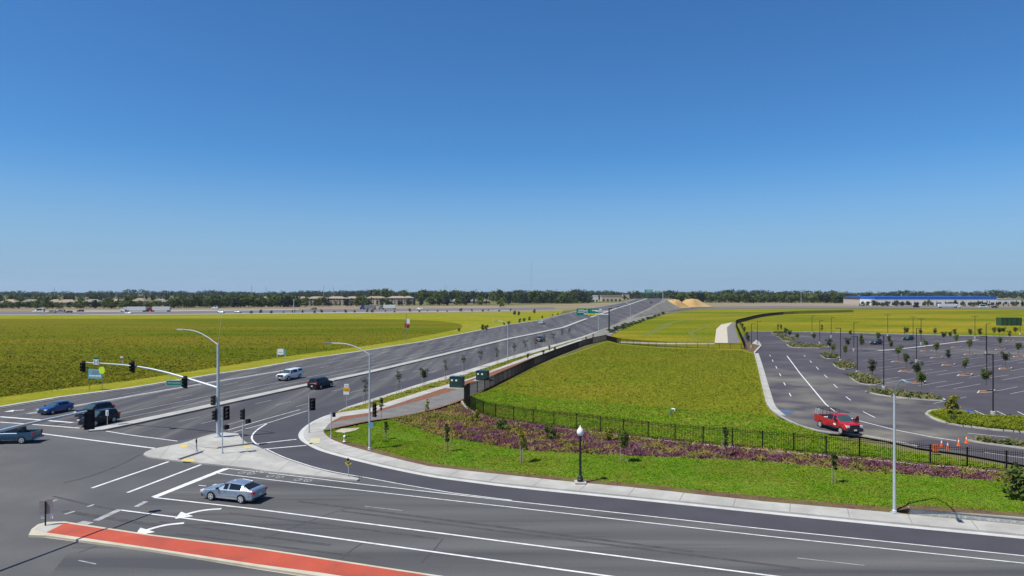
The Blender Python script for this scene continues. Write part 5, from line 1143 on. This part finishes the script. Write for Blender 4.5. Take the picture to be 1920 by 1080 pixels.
# lawn trees with stakes
for i, (px, py, z, v, s, st, lab) in enumerate(((839, 848, .28, LC[0], .92, 2, 'small dark cone shaped tree with two stakes on the lawn by the corner'), (724, 825, .25, LC[1], .66, 2, 'tiny dark staked tree on the lawn right of the corner street light'),
        (715, 784, .3, LC[2], .82, 0, 'dark slim tree by the path behind the corner signal'), (978, 868, .3, LY[0], 1.0, 2, 'yellowish thin tree with tall stakes at the edge of the purple bed'), (1170, 868, .35, LT[1], .88, 2, 'leafy young tree with one tall pale stake, right of the lamp post'),
        (1361, 857.5, .48, LC[0], .95, 1, 'dark slim tree rising from the bed in front of the fence'), (1563, 905.5, .4, LC[1], .82, 2, 'staked young tree on the lawn left of the tall street light'), (801.5, 785, .4, LY[0], .7, 1, 'yellow sapling at the left end of the purple bed'))):
    put_tree(v, G(px, py, z), lab, s=s, stakes=st)
# shrubs
SH = [make_tree(80+k, 1.35, .05, .62, 420, .17, 'round', ('shrub', 'leaf_yellow', 'leaf')[k], .03, 5) for k in range(3)]
for px, py, z, v, s, lab in ((893, 791, .55, 1, 1.0, 'olive shrub in the bed near the fence curve'), (941, 807, .6, 0, 1.0, 'dark green shrub in the bed below the fence curve'), (1031, 823, .6, 0, 1.1, 'upright green shrub in the purple bed left of the lamp post'), (1145, 826, .62, 1, 1.0, 'golden shrub in the purple bed right of the lamp post'),
                         (1906, 937, .5, 2, 1.75, 'large dark shrub on the lawn at the right edge'), (1788, 790, .28, 0, .7, 'low shrub under the yellow tree on the green island')):
    o = put_tree(SH[v], G(px, py, z), lab, 'shrub', 'shrub', s=s)
for i in range(14):
    px = 1146+i*7.5; py = 622-i*2.55+random.uniform(-1, 1)
    put_tree(SH[i % 2*2], G(px, py+1, .05), 'low green shrub in the row between the ramp verge and the meadow', 'shrub', 'shrub', 'shrub row beside the ramp', s=random.uniform(1.0, 1.35), sx=2.3)
for i, (px, py) in enumerate([(861, 621), (905, 619), (912, 618), (945, 609.5), (954, 609), (975, 605), (983, 602.5), (993, 601), (1017, 596.5), (1036, 593.5), (1046, 591)]):
    put_tree(SH[i % 2*2], G(px, py, -.05), 'small dark bush at the left kerb far down the main road', 'bush', 'bush', 'bushes at the left kerb', s=random.uniform(1.0, 1.7))
for i in range(26):
    px = 470+i*19.5+random.uniform(-6, 6); py = 587.6-(px-470)*.0086+random.uniform(-.6, .6)
    put_tree(SH[i % 2*2], G(px, py, -.05), 'small dark bush on the pale edge of the freeway', 'bush', 'bush', 'bushes along the freeway edge', s=random.uniform(.9, 2.0), sx=1.3)
# grass, flowers and groundcover: far too many blades to count
def quad_scatter(A, B, n, g):
    A = np.array([tuple(a) for a in A]); B = np.array([tuple(b) for b in B])
    q = np.linalg.norm(A[1:]-A[:-1], axis=1)*.5+np.linalg.norm(B[1:]-B[:-1], axis=1)*.5
    wd = np.linalg.norm(.5*(A[1:]+A[:-1])-.5*(B[1:]+B[:-1]), axis=1); ar = q*wd
    i = g.choice(len(ar), n, p=ar/ar.sum()); s = g.uniform(size=n)[:, None]; t = g.uniform(size=n)[:, None]
    return (A[i]*(1-s)+A[i+1]*s)*(1-t)+(B[i]*(1-s)+B[i+1]*s)*t
def tri_scatter(polyw, n, g, wfun=None):
    P_ = [Vector(p) for p in polyw]; tr = tessellate_polygon([[Vector((p.x, p.y, 0)) for p in P_]])
    T = np.array([[tuple(P_[i]) for i in t] for t in tr]); e = np.cross(T[:, 1]-T[:, 0], T[:, 2]-T[:, 0]); ar = np.linalg.norm(e, axis=1)*.5
    if wfun is not None: ar = ar*wfun(T.mean(1))
    i = g.choice(len(ar), n, p=ar/ar.sum()); a = g.uniform(size=(n, 2)); f = a.sum(1) > 1; a[f] = 1-a[f]
    return T[i, 0]+(T[i, 1]-T[i, 0])*a[:, :1]+(T[i, 2]-T[i, 0])*a[:, 1:]
def blades(name, label, Pn, h, wd, m, g, lean=.5):
    n = len(Pn); an = g.uniform(0, 2*math.pi, n); hh = h*g.uniform(.5, 1.3, n); ww = wd*g.uniform(.6, 1.4, n)*.5
    d = np.stack([np.cos(an), np.sin(an), np.zeros(n)], 1); ln = np.stack([g.normal(size=n), g.normal(size=n), np.zeros(n)], 1)*lean*hh[:, None]
    tp = Pn+ln+np.stack([np.zeros(n), np.zeros(n), hh], 1)
    V = np.stack([Pn-d*ww[:, None], Pn+d*ww[:, None], tp+d*ww[:, None]*.35, tp-d*ww[:, None]*.35], 1).reshape(-1, 3)
    o = link(name, mesh_np(name, V, np.arange(4*n).reshape(-1, 4), [M[m]])); return tag(o, label, 'ground cover', None, 'stuff')
g = np.random.default_rng(5)
blades('lawn_grass', 'short bright green grass of the lawn along the pavement', quad_scatter(la2, lb, 90000, g), .075, .075, 'lawn_blade', g, 1.6)
pb = quad_scatter(da, db, 90000, g)
def vnoise(P_, s, seed):
    r = np.random.default_rng(seed); o = np.zeros(len(P_))
    for k in range(6):
        f = r.normal(size=2)*s*(1+k*.5); o += np.sin(P_[:, 0]*f[0]+P_[:, 1]*f[1]+r.uniform(0, 6.28))/(1+k*.3)
    return o
nv = vnoise(pb, .8, 3)+.35*vnoise(pb, 2.4, 4); thr = .75+np.clip((-4-pb[:, 0])*.30, 0, 2.4)
pur = pb[(nv > thr-.9)]; gre = pb[(nv <= thr-.9)][::4]
blades('purple_flowers', 'low purple flowering ground cover filling the bed by the fence', pur[::2][:30000], .20, .13, 'purple', g, 1.3)
blades('bed_weeds', 'yellow green weeds between the purple flowers', gre, .24, .16, 'bed_green', g, 1.3)
PAR = GL([(1140, 640), (1160, 646), (1240, 653), (1300, 654.5), (1390, 657), (1413, 664), (1420, 692), (1430, 740), (1436, 764), (1456, 786), (1496, 804), (1540, 816), (1552, 830), (1440, 822), (1315, 812), (1116, 792), (977, 778), (920, 772), (890, 763), (880, 752), (886, 742), (908, 737), (930, 728), (960, 712), (1000, 691), (1037, 676), (1075, 664)], .06)
blades('parcel_grass', 'rough green and yellow grass of the fenced parcel', tri_scatter(PAR, 90000, g), .13, .17, 'parcel_blade', g, 2.0)
blades('bank_grass', 'greener grass on the bank just inside the picket fence', quad_scatter(GL(BA), GL(BB), 45000, g), .15, .15, 'lawn_blade', g, 1.6)
FD = smooth_line(GL(FLD[:13]+[(740, 598.6), (480, 597.2), (0, 597.5), (-300, 598)], -.03), 1)
def densw(c): return 1/(1+(c[:, 1]/130)**2.6)
cells = []
ptsf = tri_scatter(GL([(-200, 765), (0, 745), (120, 728.5), (250, 713), (325, 701), (410, 688.5), (480, 677), (555, 666), (690, 648.5), (760, 637), (830, 624), (700, 608), (0, 610), (-200, 620)], -.03), 420000, g)
keep = g.uniform(size=len(ptsf)) < 1/(1+(ptsf[:, 1]/115)**4); ptsf = ptsf[keep]
blades('field_weeds', 'dense olive green weeds covering the big left field', ptsf, .21, .28, 'field_blade', g, 1.8)
gp = quad_scatter(GL(E1, .17), GL(E2, .17), 5000, g); blades('strip_grass', 'patchy green grass of the strip beside the kerb', gp, .14, .16, 'parcel_blade', g, 1.6)
pp = np.concatenate([tri_scatter(q, 520, g) for q in plant_polys]); blades('planter_plants', 'low olive plants in the kerbed planters of the lot', pp, .42, .40, 'planting', g, 1.2)
gi = tri_scatter(GL([(1745, 776), (1776, 768.5), (1841, 781), (1920, 784), (1990, 787), (1990, 812), (1920, 808), (1860, 802.5), (1785, 793.5)], .28), 9000, g); blades('island_grass', 'bright tall grass on the green island behind the drive', gi, .3, .22, 'parcel_blade', g, 1.6)
# ------------------------------------------------------------------ the far side: trees, houses, warehouse, masts, haze
g = np.random.default_rng(23)
def far_tree(seed, h, r, n, leaf, kind, lm):
    gg = np.random.default_rng(seed); V, Fc = leaves(crown_pts(gg, n, h*.10, h, r, kind, 12, .42), leaf, gg)
    nq = len(Fc); t = MB().tube([(0, 0, -.2), (0, 0, h*.7)], [.28, .08], 5); tv = np.array(t.v); V2 = np.concatenate([V, tv]); me = mesh_np('far_tree', V, Fc, [M[lm]])
    return me, t.mesh('trunk', M['bark'])
FR = [far_tree(100+k, 9.5, 4.2, 420, 1.15, 'round', ('leaf_far', 'leaf_far', 'leaf_fardark', 'leaf_far')[k % 4]) for k in range(6)]
FC = [far_tree(120+k, 14, 2.5, 330, 1.05, 'cone', 'leaf_fardark') for k in range(4)]
def put_far(v, px, py, top, label, name, grp, sx=1.0):
    p = G(px, py, -.05); o = empty(name, p, random.uniform(0, 6.28), label, 'tree', grp)
    base = 9.5 if v in FR else 14.0; h = max(3.0, zat(top, p.y)); s = h/base; o.scale = (s*sx, s*sx, s)
    link('crown', v[0], o); link('trunk', v[1], o); return o
def row(x0, x1, n, py, top, tj, label, name, grp, kinds='r', pj=1.0, sx=1.2):
    for i in range(n):
        px = x0+(x1-x0)*(i+random.uniform(.1, .9))/n
        yb = (py[0]+(py[1]-py[0])*(px-x0)/(x1-x0))+random.uniform(-pj, pj)
        v = random.choice(FR) if kinds == 'r' or (kinds == 'm' and random.random() < .55) else random.choice(FC)
        tp = (top[0]+(top[1]-top[0])*(px-x0)/(x1-x0))+random.uniform(-tj, tj)
        put_far(v, px, yb, tp, label, name, grp, (sx if v in FR else 1.0)*random.uniform(.8, 1.25))
row(-60, 330, 34, (578.5, 578), (567, 565.5), 3, 'leafy green tree of the left belt below the house roofs', 'leafy_tree', 'trees of the left belt', pj=.8, sx=1.5)
row(-60, 330, 30, (573, 573), (554.5, 555.5), 3, 'dark conifer rising behind the left belt of houses', 'conifer', 'conifers behind the left houses', 'm')
row(325, 560, 36, (577, 575), (560, 557), 3, 'green tree of the belt left of the apartments', 'leafy_tree', 'trees left of the apartments', 'r', .8, 1.4)
row(330, 520, 10, (571, 571), (556, 554), 2, 'tall tree behind the belt left of the apartments', 'leafy_tree', 'tall trees left of the apartments', 'm')
row(555, 790, 24, (575, 573.5), (560, 559), 3.5, 'dark tree standing in front of the long apartment blocks', 'leafy_tree', 'trees in front of the apartments', 'm', .6, 1.0)
row(690, 960, 34, (566, 567), (544.5, 549), 3, 'tall tree behind the apartments and low houses', 'tall_tree', 'tall trees behind the apartments', 'm', 1.5, 1.2)
row(800, 960, 14, (572.5, 571), (558, 556), 3, 'green tree around the low roofed houses', 'leafy_tree', 'trees by the low houses', 'm', .6)
row(955, 1110, 40, (568.5, 567), (550, 550), 3, 'dark tree of the belt behind the left carriageway', 'tall_tree', 'trees of the middle belt', 'm', 1, 1.3)
row(955, 1105, 22, (569, 568), (562, 561), 1.5, 'low green tree at the foot of the middle belt', 'leafy_tree', 'low trees of the middle belt', 'r', .5, 1.5)
row(1110, 1200, 12, (563.5, 560), (551, 549.5), 2.5, 'tree behind the pale commercial buildings', 'tall_tree', 'trees behind the commercial buildings', 'm')
row(1255, 1650, 66, (567, 568.5), (551.5, 553.5), 3, 'dark green tree of the right belt beyond the freeway', 'leafy_tree', 'trees of the right belt', 'r', .8, 1.3)
row(1608, 1925, 40, (574.3, 574.6), (565.5, 564.5), 3, 'dark tree standing before the blue roofed warehouse', 'leafy_tree', 'trees before the warehouse', 'm', .6, .9)
put_far(FR[1], 938, 576, 563.5, 'round bush like tree alone on the dirt slope left of the main road', 'leafy_tree', None, 1.5)
for px, py, tp in ((965, 591, 582), (973, 592, 585), (1002, 588, 579)): put_far(FR[3], px, py, tp, 'lone bushy tree in the yellow verge by the left carriageway', 'leafy_tree', 'lone verge trees', .7)
# far treeline out to the horizon: reads as one mass
n = 2300; d = g.uniform(1150, 2900, n); a = g.uniform(-.80, .80, n); hh = g.uniform(8, 17, n)+(d-1150)/1750*5; rr = hh*g.uniform(.35, .6, n)
hh += 2.2*np.sin(a*23)+2.0*np.sin(a*61+1)+1.8*np.sin(a*147)
cx, cyy = d*np.tan(a), d
k = 46; i = np.repeat(np.arange(n), k); off = g.normal(size=(n*k, 3)); off /= np.linalg.norm(off, axis=1)[:, None]; off *= g.uniform(.35, 1, n*k)[:, None]**.5
Cn = np.stack([cx[i]+off[:, 0]*rr[i]*1.3, cyy[i]+off[:, 1]*rr[i], hh[i]*.52+off[:, 2]*hh[i]*.47], 1)
V, Fc = leaves(Cn, 2.6, g)
tag(link('treeline', mesh_np('treeline', V, Fc, [M['leaf_line']])), 'bluish treeline along the whole horizon', 'woods', None, 'stuff')
# houses
def house(px, py, wd, dp, h, label, cat='house', wall='stucco', roof='roof', rz=0.0, pitch=.32, rows=1, cols=4, grp=None, name='house'):
    p = G(px, py, -.1); o = empty(name, p, rz, label, cat, grp)
    k = MB(); x, y = wd/2, dp/2
    k.add([(-x, -y, 0), (x, -y, 0), (x, y, 0), (-x, y, 0), (-x, -y, h), (x, -y, h), (x, y, h), (-x, y, h)], [(0, 1, 5, 4), (1, 2, 6, 5), (2, 3, 7, 6), (3, 0, 4, 7)]); k.build('wall', M[wall], o)
    e = .6; rh = y*pitch*2*.9; x2, y2 = x+e, y+e; r_ = max(.3, x-y*.85)
    MB().add([(-x2, -y2, h-.05), (x2, -y2, h-.05), (x2, y2, h-.05), (-x2, y2, h-.05), (-r_, 0, h+rh), (r_, 0, h+rh)], [(0, 1, 5, 4), (1, 2, 5), (2, 3, 4, 5), (3, 0, 4), (3, 2, 1, 0)]).build('roof', M[roof], o)
    wm = MB().box((0, 0, 0), (1.5, .08, 1.35)).mesh('window', M['glass_dark'])
    for r in range(rows):
        for c in range(cols): link('window', wm, o, ((c+.5)/cols*wd-x, -y-.02, (r+.55)*h/rows))
    return o
W_ = ((20, 574.5, 'pale roofed house at the far left behind the tree belt'), (60, 574, 'long roofed house left of the conifers in the left belt'), (105, 574.5, 'house with a lit wall behind the grey vans'), (128, 575, 'low house right of the vans behind the trees'), (175, 574, 'house roof in the middle of the left tree belt'), (215, 573.5, 'house roof above the white truck cab'), (263, 574.5, 'tan two storey house above the white semi truck'), (300, 573.5, 'house roof above the red semi truck'), (330, 574, 'house at the right end of the left belt'), (362, 573.5, 'house behind the green belt, left of the apartments'), (432, 572, 'broad roofed house beside the tall belt trees'), (468, 573, 'small pale house at the foot of the belt'))
for i, (px, py, lab) in enumerate(W_): house(px, py, random.uniform(13, 19), 11, 4.6 if i != 6 else 6, lab, wall=('stucco', 'stucco_grey')[i % 2], roof=('roof', 'roof_grey')[i % 3 == 1], rows=1, cols=4)
A_ = ((498, 573.5, 15, 'narrow cream apartment tower at the left end of the blocks'), (560, 573, 24, 'grey apartment block behind the tall dark trees'), (596, 573, 22, 'apartment block left of the three slim conifers'), (632, 572.5, 22, 'apartment block behind the slim conifers'), (662, 572.5, 18, 'brown fronted apartment block in the middle'), (676, 572, 14, 'cream apartment block with bright walls'), (705, 571.5, 24, 'apartment block behind the blue truck'), (745, 571, 24, 'apartment block among round trees at right'), (765, 570.5, 14, 'last apartment block at the right end of the row'))
for i, (px, py, wd, lab) in enumerate(A_): house(px, py, wd, 13, 8.2, lab, 'apartment block', ('stucco', 'stucco_grey', 'stucco_grey')[i % 3], 'roof', rows=3, cols=6, name='apartment_block', pitch=.2)
for i, (px, py, wd, lab) in enumerate(((815, 570, 16, 'low tile roofed house right of the apartments'), (838, 570, 18, 'low tile roofed house, second right of the apartments'), (855, 569.8, 14, 'low tile roofed house between two conifers'), (890, 569.5, 14, 'low grey roofed house behind the dirt slope'), (910, 569.5, 10, 'small pale gabled house near the lone round tree'))): house(px, py, wd, 11, 3.4, lab, roof='roof_grey' if i % 2 else 'roof', wall='stucco_grey', cols=4)
def block(name, label, px0, px1, py, top, dp, wm, cap=None, cat='building', capm=None, bays=0, z0=-.1):
    a, b = G(px0, py, z0), G(px1, py, z0); d = (a.y+b.y)/2; wd = b.x-a.x; h = zat(top, d)-z0
    o = empty(name, Vector(((a.x+b.x)/2, d+dp/2, z0)), 0, label, cat)
    ch = h*(1-cap) if cap else h
    MB().box((0, 0, ch/2), (wd, dp, ch)).build('wall', M[wm], o)
    if cap: MB().box((0, 0, ch+(h-ch)/2), (wd+.5, dp+.5, h-ch)).build('roof_band', M[capm], o)
    for k in range(bays): MB().box(((k+.5)/bays*wd-wd/2, -dp/2-.06, 1.9), (wd/bays*.5, .1, 3.2)).build('loading_door', M['glass_dark'], o)
    return o
block('warehouse', 'long warehouse with a bright blue roof band beyond the right freeway', 1640, 1868, 572.6, 556, 70, 'whitewall', .29, capm='blueroof', bays=16)
block('warehouse', 'dark flat building at the left end of the blue roofed warehouse', 1611, 1639.5, 571.5, 556.7, 40, 'stucco_grey', .3, capm='dark_build', bays=3)
block('warehouse', 'low white building at the right end of the blue roofed warehouse', 1869, 1914, 571, 560.2, 50, 'whitewall', .12, capm='stucco_grey', bays=4)
block('shop', 'white boxy shop left of the beige commercial building', 1104, 1122, 566.2, 553.8, 14, 'whitewall', .10, capm='whitewall', bays=3, cat='shop')
block('shop', 'long beige commercial building left of the road crest', 1128, 1166, 565, 553.5, 18, 'stucco', .25, capm='roof', bays=5, cat='shop')
block('shop', 'tan block beside the dark hall at the road crest', 1168, 1180, 562, 551, 12, 'stucco', .12, capm='roof', bays=2, cat='shop')
block('hall', 'dark brown hall with a white tower behind the road crest', 1180, 1202, 560, 553, 16, 'dark_build', .2, capm='roof_grey', bays=3)
o = block('tower', 'small white square tower above the dark hall', 1180, 1187, 560, 548, 6, 'whitewall', .15, capm='whitewall', bays=1, cat='tower')
block('hall', 'black roofed shed behind the sand mounds', 1258, 1276, 563, 553.8, 12, 'dark_build', .3, capm='dark_build', bays=2)
# sand mounds
def mound(px0, px1, py, top, label, seed, z0=-.1):
    a, b = G(px0, py, z0), G(px1, py, z0); wd = (b.x-a.x)/2; h = zat(top, a.y)-z0; gg = np.random.default_rng(seed)
    c = Vector(((a.x+b.x)/2, (a.y+b.y)/2+wd*.4, z0)); k = MB(); n, m = 28, 9; vs = []
    for r in range(m+1):
        t = r/m
        for q in range(n):
            an = 2*math.pi*q/n; rad = wd*t*(1+.13*math.sin(an*3+seed)+.06*math.sin(an*7))
            vs.append((rad*math.cos(an), rad*math.sin(an)*.7, h*(math.cos(t*math.pi)*.5+.5)**.6*(1-.12*(t < .25))*(1+.10*math.sin(an*2+t*5+seed))+gg.normal()*.10))
    fs = [(r*n+q, r*n+(q+1) % n, (r+1)*n+(q+1) % n, (r+1)*n+q) for r in range(m) for q in range(n)]
    k.add(vs, fs); return tag(k.build('sand_mound', M['sand'], smooth=True, loc=c), label, 'sand mound')
mound(1234, 1296, 577.5, 560.5, 'pale yellow sand mound, left of the two', 1); mound(1264, 1336, 575.5, 559.8, 'ochre sand mound with a flat top, right of the two', 2)
# masts and power poles
def mast(px, py, top, d, label, r=.35, cat='mast', arms=0, m='galv'):
    x = (px-960)/F*d; h = zat(top, d); o = empty('radio_mast' if not arms else 'power_pole', Vector((x, d, -.1)), 0, label, cat)
    k = MB()
    for q in range(3): a = q*2.094; k.tube([(math.cos(a)*r, math.sin(a)*r, 0), (math.cos(a)*r*.5, math.sin(a)*r*.5, h)], r*.28, 4)
    for q in range(14): z = h*q/14; a = q*2.094; k.tube([(math.cos(a)*r*.9, math.sin(a)*r*.9, z), (math.cos(a+2.094)*r*.85, math.sin(a+2.094)*r*.85, z+h/14)], r*.14, 3)
    k.build('lattice', M[m], o)
    for q in range(arms): MB().box((0, 0, h-1-q*2.2), (6, .25, .25)).build('cross_arm', M[m], o)
mast(996, 0, 488, 1600, 'very tall thin radio mast on the horizon', .42)
for px, tp, lab in ((836, 535, 'lattice pylon above the trees behind the low houses'), (102, 538.5, 'faint mast above the far left trees'), (472, 536.5, 'faint mast above the belt left of the apartments'), (607, 535.5, 'faint mast above the left apartment blocks'), (625, 537, 'second faint mast above the apartment blocks'), (499, 537.5, 'short faint mast beside the cream apartment tower')): mast(px, 0, tp, 1200, lab, .5, arms=1 if px == 836 else 0)
for px, tp, py, lab in ((1324, 545.5, 566.5, 'pale power pole at the left end of the right belt'), (1427, 550, 567, 'pale power pole in front of the right belt'), (1502, 548, 568.5, 'tall pale power pole right of the middle of the belt'), (1548, 552, 568.5, 'thin pale pole left of the dark warehouse building'), (1611, 553, 571, 'thin pole at the left end of the warehouse row'), (1690, 551, 572, 'thin pole in front of the blue roof'), (551, 560, 587, 'dark post on the field edge by the freeway')):
    p = G(px, py, -.1); h = zat(tp, p.y); o = empty('power_pole', p, 0, lab, 'pole'); MB().tube([(0, 0, 0), (0, 0, h)], [.32, .22], 6).build('pole', M['galv'], o); MB().box((0, 0, h-.8), (2.6, .2, .2)).build('cross_arm', M['galv'], o)
# the air: a thin even haze
hz = bpy.data.materials.new('haze'); hz.use_nodes = True; nt = hz.node_tree; nt.nodes.remove(nt.nodes['Principled BSDF'])
pv = nt.nodes.new('ShaderNodeVolumePrincipled'); pv.inputs['Color'].default_value = (.70, .82, .96, 1); pv.inputs['Density'].default_value = .00006; pv.inputs['Anisotropy'].default_value = .2
nt.links.new(pv.outputs[0], nt.nodes['Material Output'].inputs['Volume'])
hb = MB().box((0, 0, 59), (15000, 15000, 120)).build('haze', hz); tag(hb, 'thin even haze in the air', 'haze', None, 'stuff')
